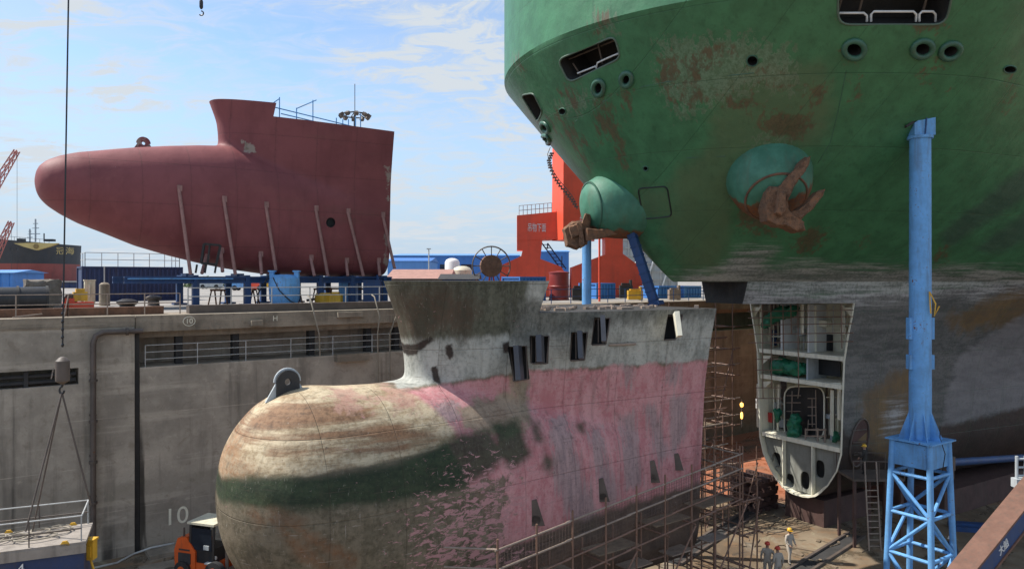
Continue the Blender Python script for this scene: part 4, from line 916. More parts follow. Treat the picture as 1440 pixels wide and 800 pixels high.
b=MB(); c=P(147,412,52); c.z=Zq; b.lathe([(.35,0),(.33,1.5),(.2,1.62),(.02,1.65)],c,UP,12); b.build('stone_post',m_cop,None,label='weathered round stone post standing before the blue container',cat='post',smooth=35)
c=P(126,404,50); c.z=Zq; b=MB(); b.box(c+UP*1.0,(.62,.5,1.5),R3); b.box(c+UP*1.8,(.7,.58,.08),R3); b.box(c+UP*.15,(.5,.4,.3),R3); b.box(c+UP*1.1-V((0,.27,0)),(.4,.02,.9)); b.build('electric_cabinet',m_cream,None,label='pale yellow electric cabinet standing left of the blue container',cat='cabinet',bevel=.02)
t=thing('winch_machine','small yellow and red winch machine on the quay left of the yellow cabinet','winch',loc=V((P(108,418,48).x,48,Zq)))
c=V((P(110,418,48).x,48,Zq)); b=MB(); b.box(c+UP*.2,(1.7,1.0,.4),R3); b.box(c+UP*.5-u*.5,(.5,.9,.3),R3); b.build('base',m_red,t,bevel=.03)
b=MB(); b.box(c+UP*.75+u*.1,(.8,.7,.6),R3); b.box(c+UP*1.15+u*.1,(.5,.5,.22),R3); b.build('engine_hood',m_yel,t,bevel=.04)
b=MB(); b.lathe([(.4,-.3),(.4,.3)],c+UP*.55-u*.45,v,16); b.build('drum',m_steel,t,smooth=40)
# low wall / kerb beam at the quay edge
b=MB(); wbox(b,-60,kG0+1.5,1.3,1.75,Zq+.004,Zq+.42); b.build('kerb',m_rust,None,label='low rusty brown kerb beam along the quay edge at left',cat='kerb',bevel=.03)
b=MB(); a=wall_at(268,430,.6)[0]; wbox(b,a,26,.9,1.6,Zq+.004,Zq+.45); b.build('plinth',m_steel,None,label='long dark steel plinth along the quay edge in front of the stand',cat='plinth',bevel=.03)
fence('quay_railing','low silver railing on the dark plinth in front of the blue stand',[wall(a,1.2,Zq+.45),wall(18.5,1.2,Zq+.45)],.95,(.5,1),2.2,.035,m_rail)
fence('quay_railing','rusty pink and white pipe railing along the quay edge at far left',[wall(-14,.9,Zq+.02),wall(-3.2,.9,Zq+.02),wall(2.0,.9,Zq+.02)],1.1,(.55,1),2.0,.035,m_lpole)
fence('quay_railing','blue railing on the quay between the red tank and the green stem',[wall(24,1,Zq+.0),wall(47,1,Zq+.0)],1.1,(.5,1),1.9,.035,m_dblue)
b=MB(); k=wall_at(60,440)[0]; b.beam(wall(k,.5,Zq+.2),wall(k-1.2,-.3,Zq+.1),.06,.06); b.tube(wall(-4.0,-.28,9.2),wall(-3.2,.7,Zq+1.1),.03); b.build('stay_rod',m_lpole,None,label='thin pale rod leaning over the quay edge at left',cat='rod')
# blue vessel in front of stand
c=V((P(400,400,51).x,51,Zq)); t=thing('pressure_vessel','bright blue tapered tank with lifting lugs standing before the maroon bow','tank',loc=c)
b=MB(); b.lathe([(.85,.15),(1.0,.5),(1.05,1.5),(1.0,1.95),(.75,2.15),(.3,2.2)],c,UP,20); b.build('shell',m_blue,t,smooth=35)
for s in (-1,1): b=MB(); b.box(c+V((s*.85,0,2.1)),(.3,.3,.6)); b.box(c+V((s*.85,0,2.42)),(.45,.45,.1)); b.build('lifting_lug',m_blue,t)
b=MB(); b.path([c+V((-.5,-.9,2.0)),c+V((0,-1.1,1.1)),c+V((.7,-1.0,.4)),c+V((1.0,-.6,.2))],.04,6); b.path([c+V((-.9,-.5,2.1)),c+V((-1.6,-.5,1.0)),c+V((-1.7,-.5,.1))],.05,6); b.build('cable',m_black,t,smooth=60)
b=MB(); b.box(c+UP*.08,(1.8,1.6,.16)); b.build('base_plate',m_dblue,t)
c=V((P(455,418,55).x,55,Zq)); t=thing('yellow_pump','squat yellow machine on the quay right of the blue tank','pump',loc=c)
b=MB(); b.lathe([(.6,0),(.65,.2),(.65,.7),(.5,.85)],c,UP,16); b.box(c+V((.9,0,.4)),(.9,.8,.75)); b.box(c+V((.9,0,.85)),(.5,.5,.15)); b.build('casing',m_yel,t,smooth=30)
b=MB(); b.tube(c+V((-.6,-.2,.4)),c+V((-1.2,-.2,.3)),.1); b.build('outlet',m_steel,t)
for px,mat,lab,hh in ((490,m_blue,'small light blue machine under the stand, near the yellow pump',1.6),(524,m_dblue,'dark blue cabinet under the right end of the stand',1.7)):
    c=V((P(px,415,57).x,57,Zq)); b=MB(); b.box(c+UP*hh/2,(1.3,.9,hh)); b.box(c+UP*(hh+.06),(1.4,1.0,.1)); b.box(c+V((-.3,-.46,hh*.55)),(.5,.03,hh*.7)); b.lathe([(.12,hh),(.12,hh+.5)],c+V((.4,0,0)),UP,8); b.build('machine_cabinet',mat,None,label=lab,cat='machine',bevel=.03)
def trestle(c,ang):
    T_=Matrix.Translation(c)@Matrix.Rotation(ang,4,'Z'); t=thing('trestle','rusty steel trestle standing loose under the blue stand','trestle',M=T_,group='trestles under the stand')
    for x in (-.6,.6):
        for y in (-.35,.35): b=MB(); b.beam(T_@V((x,y,0)),T_@V((x*.85,y*.4,1.05)),.08,.08); b.build('leg',m_rust,t)
    b=MB(); b.box(T_@V((0,0,1.1)),(1.4,.22,.14),T_.to_3x3()); b.build('top_beam',m_rust,t)
for i,(s_,t_) in enumerate(((1.6,.8),(4.3,-.6),(6.9,1.2),(9.4,-1.0),(12.3,.6),(2.4,-1.8))): trestle(NL(s_,t_,Zq),A+i*.5)
# vehicles and stores far across the yard, seen under the stand
yard=[(345,403,120,2.6,2.2,m_blue,'small blue lorry parked far across the yard, under the maroon bow'),(380,404,130,3.5,1.7,m_yel,'yellow steel frame far across the yard behind the blue tank'),(362,404,118,2.2,1.4,m_red,'red skip far across the yard under the maroon bow'),(300,402,140,3.0,2.0,m_grey,'grey van far across the yard under the bulb')]
for px,py,D,w_,h_,mat,lab in yard:
    c=V((P(px,py,D).x,D,Zq)); b=MB(); b.box(c+UP*(h_*.55),(w_,1.8,h_*.7)); b.box(c+V((-w_*.62,0,h_*.4)),(w_*.3,1.7,h_*.55)); b.mi=1
    for x in (-w_*.55,w_*.3): 
        for y in (-.8,.8): b.lathe([(.42,-.12),(.42,.12)],c+V((x,y,.42)),V((0,1,0)),12)
    nm=lab.split(' far')[0].split(' parked')[0].split()[-1]; b.build({'lorry':'lorry','frame':'trailer','skip':'skip_truck','van':'van'}[nm],[mat,m_tire],None,label=lab,cat={'lorry':'lorry','frame':'trailer','skip':'skip','van':'van'}[nm],bevel=.05)
# bush clump far across the yard
b=MB(); c0=P(290,403,150)
for i in range(900):
    a=random.uniform(0,6.28); r=random.random()**.5; z=random.random(); p=V((c0.x+math.cos(a)*r*4.5,150+math.sin(a)*r*2,Zq+.2+z*2.6*(1-r*.6)))
    R=Matrix.Rotation(random.uniform(0,6),3,'Z')@Matrix.Rotation(random.uniform(0,3),3,'X'); b.poly([p+R@V(q) for q in ((-.2,-.12,0),(.2,-.12,0),(.25,.12,0),(-.15,.15,0))])
b.build('bush',paint('bush leaves',(.07,.11,.04),.8,.6,.2),None,label='low green bush far across the yard under the maroon bulb',cat='bush')
# tent roofs / sheds behind the old bow
def shed(name,label,px0,px1,py0,py1,D,depth,mat,roof,roofh=.6,windows=0,z0=Zq,cat='shed'):
    a=P(px0,py1,D); c=P(px1,py0,D); t=thing(name,label,cat,loc=V(((a.x+c.x)/2,D,z0))); x0,x1=a.x,c.x; zt=c.z; e=zt-roofh
    b=MB(); b.box(V(((x0+x1)/2,D+depth/2,(z0+e)/2)),(x1-x0,depth,e-z0))
    for i in range(int(max(4,(x1-x0)/2.5))): 
        x=x0+(x1-x0)*(i+.5)/int(max(4,(x1-x0)/2.5)); b.box(V((x,D-.03,(z0+e)/2)),(.18,.08,(e-z0)*.98))
    b.build('wall',mat,t)
    b=MB(); m=.4; b.prism([V((x0-m,D-m,e+.01)),V((x0-m,D+depth+m,e+.01)),V((x0-m,D+depth/2,zt))],V((x1-x0+2*m,0,0))); b.build('roof',roof,t)
    for i in range(windows): b=MB(); x=x0+(x1-x0)*(i+.5)/windows; b.box(V((x,D-.05,z0+(e-z0)*.6)),((x1-x0)/windows*.5,.1,(e-z0)*.2)); b.build('window',m_glass,t)
    return t
m_shed=paint('blue cladding',lin(58,112,180),.5,.1,.1,0,.3); m_shed2=paint('pale blue cladding',lin(88,140,200),.5,.1,.1,0,.3); m_rtile=paint('red brown roof',lin(165,125,112),.8,.2,.3); m_bl2=paint('light blue steel cabin',lin(70,130,200),.5,.15,.2)
shed('shed','long bright blue factory shed far behind the red crane',552,730,354,392,230,40,m_shed,m_shed2,1.2,6,cat='shed')
shed('shed','smaller pale blue shed at left in front of the long blue factory',545,604,361,392,170,18,m_shed2,m_shed,1.0,cat='shed')
shed('shed','low shed with faded red brown roof right behind the old bow',548,628,378,410,75,9,m_canvas,m_rtile,1.0,cat='shed')
shed('shed','low dark grey hut with a flat gabled roof beside the cable reel',622,668,385,412,68,5,m_navy,m_dark,.5,cat='shed')
shed('shed','blue wall of another far shed seen between the red crane legs',752,800,350,392,210,20,m_shed,m_shed2,.8,cat='shed')
# sheet-clad tall building with a grid
a=P(872,332,110); c=P(952,392,110); t=thing('clad_building','tall pale grey building with a grid of framing between crane and green stem','building',loc=V(((a.x+c.x)/2,110,Zq)))
b=MB(); b.box(V(((a.x+c.x)/2,114,(a.z+Zq)/2)),(c.x-a.x,8,a.z-Zq)); b.build('wall',m_grey,t)
b=MB()
for i in range(8): x=a.x+(c.x-a.x)*i/7; b.box(V((x,109.9,(a.z+Zq)/2)),(.16,.2,a.z-Zq))
for i in range(7): z=Zq+(a.z-Zq)*(i+.5)/7; b.box(V(((a.x+c.x)/2,109.85,z)),(c.x-a.x,.16,.16))
b.build('framing',m_rail,t)
b=MB()
for i in range(3): x=a.x+(c.x-a.x)*(i*.3+.1); b.tube(V((x,109.5,Zq)),V((x+2.5,109.5,a.z-.5)),.12)
b.build('brace',m_wht,t)
# storage tanks
for px,py0,py1,r,D,lab in ((636,363,386,.9,90,'small white dome topped tank behind the low red brown roof'),(650,374,388,1.1,85,'squat cream tank right of the white dome topped tank')):
    c=V((P(px,py1,D).x,D,Zq)); zt=P(px,py0,D).z-Zq; b=MB(); b.lathe([(r,0),(r,zt-.5),(r*.8,zt-.2),(r*.4,zt-.03),(.03,zt)],c,UP,20); b.build('storage_tank',m_cream if r>1 else m_wht,None,label=lab,cat='tank',smooth=35)
# cable reels
def reel(px,py,D,R_,r,label,mat,mat2):
    c=P(px,py,D); t=thing('cable_reel',label,'cable reel',loc=V((c.x,D,Zq)))
    ax=V((.3,-1,0)).normalized(); Rr=rot_to(ax); y,z=Rr.col[1],Rr.col[2]
    b=MB(); b.path([c+(y*math.cos(i*math.pi/16)+z*math.sin(i*math.pi/16))*R_ for i in range(32)],.07,6,True)
    for i in range(12): a=i*math.pi/6; b.tube(c,c+(y*math.cos(a)+z*math.sin(a))*R_,.05,5)
    b.build('wheel',mat2,t,smooth=60); b=MB(); b.lathe([(r*.3,-.5),(r,-.42),(r,.1),(r*.3,.2)],c,ax,24); b.build('coil',mat,t,smooth=35)
    b=MB(); b.beam(V((c.x-.5,D+.5,Zq)),c+V((0,.5,0)),.15,.15); b.beam(V((c.x+.5,D+.5,Zq)),c+V((0,.5,0)),.15,.15); b.build('support',m_red,t)
reel(691,374,70,1.85,1.05,'big cable reel with thin spoked wheel and rust brown coil left of the red crane',m_rust,m_steel)
# red tank and cabins on the quay by the crane
c=V((P(786,405,66).x,66,Zq)); b=MB(); b.lathe([(.92,0),(.92,.1),(.88,.12),(.88,1.1),(.92,1.15),(.92,1.25),(.88,1.3),(.88,2.35),(.92,2.4),(.92,2.5),(.1,2.6)],c,UP,22); b.build('red_tank',paint('dark red tank paint',(.27,.035,.03),.5,.2,.2,.1),None,label='dark red upright cylindrical tank on the quay under the red crane',cat='tank',smooth=35)
box_thing('container','blue site container with pale roof left of the dark red tank','container',728,770,389,425,64,2.6,m_shed,group='blue containers behind the old bow')
box_thing('container','light blue cabin between the two blue props','container',835,868,398,425,70,2.4,m_bl2,group='blue containers behind the old bow')
box_thing('container','light blue cabin right of the sloping dark blue prop','container',922,955,402,425,72,2.4,m_bl2,group='blue containers behind the old bow')
box_thing('container','pale blue cabin next to the green stem foot','container',957,990,402,425,74,2.4,m_shed2,group='blue containers behind the old bow')
for px,D,w_,h_,mat,lab,nm in ((893,66,1.3,1.0,m_yel,'small yellow skip on the quay between the two blue props','skip'),(880,70,1.2,1.5,m_dark,'dark machine behind the small yellow skip','generator'),(948,66,1.0,1.1,m_lpole,'pile of pale scrap on the quay by the green stem','scrap_pile'),(752,60,.8,.9,m_dark,'dark drum group in front of the blue site container','barrel'),(812,64,.9,1.3,m_dark,'dark welding set right of the dark red tank','welding_set')):
    c=V((P(px,415,D).x,D,Zq)); b=MB(); b.box(c+UP*h_*.45,(w_,.8,h_*.8)); b.box(c+UP*h_*.93,(w_*.7,.6,h_*.14)); b.lathe([(.15,0),(.15,h_*1.2)],c+V((w_*.35,-.2,0)),UP,8); b.box(c+V((0,-.42,h_*.5)),(w_*.6,.05,h_*.4)); b.build(nm,mat,None,label=lab,cat=nm.replace('_',' '),bevel=.03)
# ================================================================= red portal crane
Dc=76
cr=thing('portal_crane','red portal crane with box girder and Chinese warning signs behind the green bow','crane',loc=V((P(790,400,Dc).x,Dc,Zq)))
def cpx(x,y,D=Dc): return P(x,y,D)
def sheet(b,pts,D,depth): b.prism([cpx(x,y,D) for x,y in pts],V((0,depth,0)))
b=MB(); sheet(b,[(727,303),(852,291),(852,334),(727,338)],Dc,3.2); b.build('girder',m_red,cr,bevel=.05)
b=MB(); sheet(b,[(727,336),(763,336),(760,364),(789,375),(800,392),(800,420),(703,420),(703,374),(733,360),(735,352),(727,352)],Dc+.05,2.6); b.build('leg',m_red,cr,bevel=.05)
b=MB(); sheet(b,[(851,330),(876,330),(876,357),(902,376),(904,420),(803,420),(804,376),(851,358)],Dc+.05,2.6); b.build('leg',m_red,cr,bevel=.05)
zb_=P(784,338,Dc).z; zt_=P(784,205,Dc).z
def plan(z,k=1.0): return [V(((x-CX)/F*D*k+(1-k)*6.2,D,z)) for x,D in ((776,Dc+1.2),(792,Dc-1.6),(834,Dc-1.0),(836,Dc+2.2),(800,Dc+3.2))]
b=MB(); b.grid([plan(zb_),plan(zt_,.97)],closed=True); b.poly(plan(zt_,.97)); b.poly(plan(zb_)); b.build('tower',m_red,cr,bevel=.06)
b=MB(); b.box(P(863,300,Dc+1.5),(1.8,1.8,5.5)); b.build('leg_head',m_red,cr,bevel=.05)
b=MB()
pp=[(776,216),(772,226),(774,236),(780,250),(788,262),(798,274),(806,284),(812,294)]
for (x,y),(x2,y2) in zip(pp,pp[1:]):
    for k in range(3):
        xx,yy=x+(x2-x)*k/3,y+(y2-y)*k/3; b.box(P(xx,yy,Dc-3.6),(.42,.5,.1)); 
b.path([P(x,y,Dc-3.9) for x,y in pp],.06,6); b.path([P(x-2,y-9,Dc-3.9) for x,y in pp],.04,6); b.build('stair',m_steel,cr)
fr=[P(730,303,Dc+.1),P(776,299,Dc+.1)]
for q in fr: q.z+=0
b=MB()
for i in range(9): q=fr[0].lerp(fr[1],i/8); b.tube(q,q+UP*1.0,.035)
for f in (.5,1): b.tube(fr[0]+UP*f,fr[1]+UP*f,.035)
b.build('girder_railing',m_rail,cr)
b=MB(); b.text('吊物下面',P(755,321,Dc-.03),V((1,0,-.02)),UP,.95,.03,width=1.85); b.build('painted_sign',m_wht,cr); b=MB(); b.text('严禁站人',P(815,311,Dc-1.25),V((1,0,0)),UP,.95,.03,width=1.85); b.build('painted_sign',m_wht,cr)
b=MB()
for x0,y0,x1,y1 in ((762,342,788,378),(770,342,796,378),(770,342,770,350),(790,360,790,395)): b.tube(P(x0,y0,Dc+3.5),P(x1,y1,Dc+3.5),.07)
for i in range(8): b.tube(P(763+i*3.3,344+i*4.5,Dc+3.5),P(771+i*3.3,344+i*4.5,Dc+3.5),.04)
b.build('access_ladder',m_dblue,cr)
b=MB(); b.tube(P(843,300,62),P(843,428,62),.09); b.build('guide_pole',m_red,None,label='thin red pole standing right of the light blue round prop',cat='pole')
# ================================================================= blue props (shores)
q=P(825,425,38); t=thing('ship_prop','light blue round steel prop under the far side of the green bow','prop',loc=V((q.x,38,0)))
b=MB(); b.lathe([(.24,0),(.24,16.9)],V((q.x,38,0)),UP,18); b.build('column',m_blue,t,smooth=40)
b=MB(); b.box(V((q.x,38,.15)),(1.2,1.2,.3)); b.build('base_plate',m_blue,t)
t=thing('ship_prop','sloping dark blue box prop leaning from the old deck up to the green stem','prop',loc=M1@V((4.0,.3,oz_step)))
a=P(884,316,36.0); c=P(921,432,35.2); c.z=max(c.z,12.78); b=MB()
d=(c-a).normalized(); R=rot_to(d); y=R.col[1]; z=R.col[2]
b.beam(a,c,.30,.40); b.build('boom',m_dblue,t,bevel=.03)
b=MB()
for i in range(9): q=a.lerp(c,(i+.5)/9); b.box(q,(.06,.36,.46),R)
b.build('stiffener',m_dblue,t)
for q_,w_ in ((c,.6),(a,.5)): b=MB(); b.box(q_,(.2,w_,w_+.1),R); b.build('end_plate',m_dblue,t)
# big tower prop at right
Dt=31.0; tc_=V((P(1294,610,Dt).x,Dt,0)); zt=P(1294,618,Dt).z; up_=math.radians(34)
ua=V((math.cos(up_),math.sin(up_),0)); va=V((math.sin(up_),-math.cos(up_),0)); Rt=Matrix((ua,-va,UP)).transposed()
tw=thing('tower_prop','tall light blue column on a braced four legged tower holding up the green hull','prop',loc=tc_)
def tl(i,j,z): 
    a=.98+(.76-.98)*min(z/zt,1); return tc_+ua*a*i+va*a*j+UP*z
for i,j in ((-1,-1),(1,-1),(1,1),(-1,1)):
    b=MB(); b.path([tl(i,j,0),tl(i,j,zt)],.125,12); b.build('leg',m_blue,tw,smooth=40)
lev=[.4,2.55,4.25,5.9]
cor=((-1,-1),(1,-1),(1,1),(-1,1))
for f in range(4):
    (i,j),(k,l)=cor[f],cor[(f+1)%4]
    for z in lev[1:]: b=MB(); b.tube(tl(i,j,z),tl(k,l,z),.075,8); b.build('strut',m_blue,tw,smooth=40)
    for n,(z0,z1) in enumerate(zip(lev,lev[1:])):
        if (n+f)%2: b=MB(); b.tube(tl(i,j,z0),tl(k,l,z1),.075,8)
        else: b=MB(); b.tube(tl(k,l,z0),tl(i,j,z1),.075,8)
        b.build('brace',m_blue,tw,smooth=40)
b=MB(); b.box(tc_+UP*(zt+.03),(1.95,1.95,.06),Rt); b.build('top_plate',m_blue,tw)
for sgn,ax_ in ((1,ua),(-1,ua),(1,va),(-1,va)):
    n=ax_*sgn; t2=UP.cross(n); b=MB(); b.box(tc_+n*.76+UP*(zt-.55),(.06,1.4,.95),Matrix((n,t2,UP)).transposed()); b.build('skirt_panel',m_blue,tw)
h0=zt+.06; p_,n_=near_pt(gbv,1312,172); ztop=P(1310,196,Dt).z
b=MB(); b.lathe([(.43,0),(.41,ztop-h0)],tc_+UP*h0,UP,24); b.build('column',m_blue,tw,smooth=40)
for i in range(8):
    n=ua*math.cos(i*math.pi/4)+va*math.sin(i*math.pi/4); b=MB(); t2=UP.cross(n)
    b.prism([tc_+n*.40+UP*h0-t2*.02,tc_+n*.85+UP*h0-t2*.02,tc_+n*.40+UP*(h0+1.2)-t2*.02],t2*.04); b.build('gusset',m_blue,tw)
for z in (h0+3.2,h0+4.6):
    for sgn in (-1,1): b=MB(); b.box(tc_+V((1,0,0))*.46*sgn+UP*z,(.12,.3,.9 if z>h0+4 else .6)); b.build('collar_lug',m_blue,tw)
b=MB(); b.lathe([(.5,0),(.5,.12)],tc_+UP*ztop,UP,20); b.build('collar',m_blue,tw)
hz0=ztop+.12; b=MB(); b.prism([tc_+V((-.42,-.35,hz0)),tc_+V((.45,-.35,hz0)),tc_+V((.45,-.35,hz0+1.15)),tc_+V((.1,-.35,hz0+1.1)),tc_+V((-.42,-.35,hz0+.55))],V((0,.7,0))); b.build('head',m_blue,tw,bevel=.03)
b=MB(); b.beam(tc_+V((-.75,0,hz0+.35)),tc_+V((.75,0,hz0+1.3)),.7,.1); b.build('head_pad',m_dark,tw)
b=MB(); b.beam(tc_+V((.0,-.37,hz0)),tc_+V((.08,-.37,hz0+1.0)),.04,.06); b.build('head_rib',m_dblue,tw)
b=MB(); q=P(1307,410,Dt-.45); b.path([q,q+V((.2,-.1,-.5)),q+V((.15,-.1,-1.0)),q+V((.35,-.1,-.6))],.03,5); b.path([q,q+V((.0,-.1,-.9))],.03,5); b.build('hanging_rope',m_yel,tw)
b=MB(); q=tc_+va*.8+UP*(zt+.1); b.path([q+UP*.6,q+UP*.1,q+va*.2-UP*.5,q+va*.1-UP*1.2],.02,5); b.build('cable',m_black,tw)
# strut from tower to the right, blue beam on the floor, boom
q=P(1335,650,33); t=thing('dock_strut','horizontal dull blue pipe running right from the tower under the dark hull','pipe',loc=q)
b=MB(); b.tube(q,P(1500,639,40),.17,12); b.build('pipe',m_dblue,t,smooth=40)
b=MB(); b.box(q,(.25,.5,.6)); b.box(q-V((.1,0,.5)),(.4,.4,.4)); b.build('clamp',m_steel,t)
b=MB(); b.beam(at_z(1338,742),at_z(1500,752),1.2,.5); b.beam(at_z(1338,742)+UP*.3,at_z(1500,752)+UP*.3,.3,.1); b.build('steel_beam',m_dblue,None,label='dark blue box beam lying on the dock floor right of the tower',cat='beam',bevel=.03)
a=P(1338,835,21); c=P(1465,678,24); t=thing('boom_arm','sloping boom with rust orange top and blue side in the lower right corner','boom',loc=a)
d=(c-a).normalized(); R=rot_to(d); b=MB(); b.beam(a,c,.6,.55); b.build('beam_side',m_bl3 if False else m_dblue,t,bevel=.03)
b=MB(); b.beam(a+R.col[2]*.31,c+R.col[2]*.31,.68,.07); b.beam(a-R.col[2]*.31,c-R.col[2]*.31,.68,.07); b.build('flange',paint('orange brown primer',(.16,.08,.055),.7,.3,.45,.35,2),t)
b=MB(); mid=a.lerp(c,.42)
nrm=(R.col[1] if R.col[1].dot(V((0,-1,0)))>0 else -R.col[1]); b.text('大船',mid+nrm*.31-R.col[2]*.02,d,nrm.cross(d),.3,.02); b.build('painted_lettering',m_wht,t)
b=MB(); q=P(1436,670,25)
for dx in (-.15,.15): b.tube(q+V((dx,0,-.9)),q+V((dx,0,.7)),.05)
for i in range(6): b.tube(q+V((-.15,0,-.8+i*.28)),q+V((.15,0,-.8+i*.28)),.035)
b.box(q+V((0,0,-.2)),(.5,.3,.3)); b.build('boom_head',m_grey,t)
# floor gutters / rails
for x0,y0,x1,y1,lab in ((945,792,1070,712,'dark open drain channel crossing the dock floor from the old bow to the cut ship'),(1110,812,1205,752,'dark steel channel on the dock floor right of the three workers')):
    a,c=at_z(x0,y0),at_z(x1,y1); d=(c-a).normalized(); n=UP.cross(d); t=thing('drain_channel',lab,'drain',loc=a)
    for s in (-.42,.42): b=MB(); b.beam(a+n*s+UP*.06,c+n*s+UP*.06,.14,.12); b.build('kerb_rail',m_steel,t)
    b=MB(); b.beam(a+UP*.006,c+UP*.006,.7,.008); b.build('channel_bed',m_dark,t)
# ================================================================= scaffolds
def scaf(name,label,M): return thing(name,label,'scaffold',M=M)
sA=scaf('scaffold','brown tube scaffold with guard rails wrapped round the stern end of the old bow piece',M1)
O=lambda s,t,z: M1@V((s,t,z))
def pole(t,a,c,name='ledger',mat=None,r=.036): b=MB(); b.tube(a,c,r,6); return b.build(name,mat or m_pole,t)
zr=lambda s: 5.55+(12-s)*.085
path=[(13.0,3.3),(12.0,4.7),(9,4.55),(6,4.4),(3.5,4.3),(1.0,4.2),(-.9,4.1),(-.9,-3)]
for dz_,mat in ((0,m_lpole),(-.62,m_lpole),(-1.25,m_pole),(-1.9,m_pole)):
    for (s0,t0),(s1,t1) in zip(path,path[1:]): pole(sA,O(s0+.1,t0,zr(s0)+dz_),O(s1-.1,t1,zr(s1)+dz_),'ledger',mat,.034)
for s in (12.0,10.4,8.8,7.2,5.6,4.0,2.4,.9,-.8):
    tt=float(np.interp(s,[-.9,12],[4.1,4.7]))
    pole(sA,O(s,tt,0),O(s,tt,zr(s)+.35),'standard'); pole(sA,O(s,tt-1.25,0),O(s,tt-1.25,zr(s)-1.4),'standard')
    pole(sA,O(s,tt+.2,zr(s)-1.95),O(s,tt-1.6,zr(s)-1.95),'transom'); pole(sA,O(s,tt+.2,2.0),O(s,tt-1.4,2.0),'transom')
m_net=paint('rusty wire mesh',(.13,.09,.075),.8,.3,.3,0,2)
for s0,s1 in ((12,8.8),(8.8,5.6),(5.6,2.4),(2.4,-.8)):
    b=MB(); ta=float(np.interp(s0,[-.9,12],[4.1,4.7]))-.04; tb=float(np.interp(s1,[-.9,12],[4.1,4.7]))-.04
    for i in range(22): f=i/22; q=O(s0+(s1-s0)*f,ta+(tb-ta)*f,zr(s0+(s1-s0)*f)); b.tube(q,q-UP*1.25,.006,3)
    for j in range(1,9): b.tube(O(s0,ta,zr(s0)-j*.14),O(s1,tb,zr(s1)-j*.14),.006,3)
    b.build('mesh_screen',m_net,sA)
for s0,s1 in ((12,8.8),(8.8,5.6),(5.6,2.4),(2.4,-.8)):
    tt=4.45; pole(sA,O(s0,tt,.3),O(s1,tt,zr(s1)-2),'brace'); pole(sA,O(s0,tt,2.0),O(s1,tt-.1,2.0),'ledger'); pole(sA,O(s0,tt-1.25,2.9),O(s1,tt-1.25,2.9),'ledger')
for s,tt in ((6.4,3.75),(3.1,3.4),(.4,3.4),(9.5,3.8),(11.0,4.0)): 
    b=MB()
    for k in range(4): b.beam(O(s+.9,tt-.38+k*.25,zr(s)-1.86+.01*k),O(s-1.1,tt-.38+k*.25,zr(s)-1.86+.01*k),.22,.045)
    b.build('deck_planks',m_plank,sA)
for s,tt in ((4.6,3.3),(2.2,3.3),(-.2,3.2)):
    b=MB()
    for k in range(3): b.beam(O(s+.6,tt-.3+k*.25,3.0),O(s-.7,tt-.3+k*.25,3.0),.22,.045)
    b.build('deck_planks',m_lpole,sA)
for tt in (4.1,2.6,1.1,-.6,-2.4):
    pole(sA,O(-1.0,tt,0),O(-1.0,tt,zr(-1)+.3),'standard'); pole(sA,O(-2.0,tt,0),O(-2.0,tt,zr(-1)-1.2),'standard')
for z in (1.5,3.2,4.6): pole(sA,O(-1.0,4.4,z),O(-1.0,-3,z),'ledger'); pole(sA,O(-2.0,4.4,z),O(-2.0,-3,z),'ledger'); pole(sA,O(-.8,4.1,z),O(-2.2,4.1,z),'transom')
pole(sA,O(-.95,4.2,.2),O(-2.0,4.2,4.5),'brace')
for (x,y0,y1) in ((733,664,770),(811,680,730),(630,742,800)):
    p,n=near_pt(obv,x,y0); pole(sA,p+n*.3,V((p.x,p.y,p.z-3))+n*.3,'standard')
# tall scaffold across the dock gap
sB=scaf('scaffold','tall many storeyed scaffold standing in the gap behind the old bow piece',M2@Matrix.Translation((6,-3,0)))
O2=lambda s,t,z: M2@V((s,t,z))
for s in (7.5,5.6,3.7,1.8,.3):
    for tt in (-4.6,-6.0): pole(sB,O2(s,tt,0),O2(s+random.uniform(-.05,.05),tt,random.choice((12.2,12.6,11.6))),'standard')
for z in (1.6,3.3,4.9,5.5,6.5,8.0,8.6,9.6,11.0):
    for tt in (-4.6,-6.0): pole(sB,O2(8.4,tt,z),O2(-.4,tt,z+random.uniform(-.06,.06)),'ledger',m_lpole if z in (5.5,6.5,8.6) else None)
    for s in (7.5,3.7,.3): pole(sB,O2(s,-4.4,z),O2(s,-6.3,z),'transom')
for s in (8.4,6.6,4.7,2.8,1.0): pole(sB,O2(s,-5.3,0),O2(s,-5.3,random.choice((7,9,12.3))),'standard')
for z in (2.4,4.1,5.9,7.2,10.3): pole(sB,O2(8.6,-5.3,z),O2(0,-5.3,z+random.uniform(-.1,.1)),'ledger'); pole(sB,O2(8.4,-4.5,z),O2(1,-4.5,z+random.uniform(-.1,.1)),'ledger')
for s0,s1,z0,z1 in ((7.5,5.6,0,4.8),(5.6,3.7,4.9,8),(3.7,1.8,0,4.8),(1.8,.3,4.9,9.6),(7.5,5.6,6.5,11)): pole(sB,O2(s0,-4.55,z0),O2(s1,-4.55,z1),'brace')
for z,s in ((4.95,6.6),(4.95,3.0),(8.05,4.7),(1.65,5),(3.35,4),(6.55,6.2),(9.65,3)):
    b=MB()
    for k in range(4): b.beam(O2(s+1.4,-5.8+k*.3,z+.06),O2(s-1.4,-5.8+k*.3,z+.06),.26,.05)
    b.build('deck_planks',m_plank,sB)
sD=scaf('scaffold','low rusty scaffold stage with slanting pale tubes beside the round cut section',M2@Matrix.Translation((3,-3,0)))
for s in (5.6,4.2,2.8,1.4):
    for tt in (-1.8,-3.3): pole(sD,O2(s,tt,0),O2(s,tt,6.3 if s>4 else 4.2),'standard')
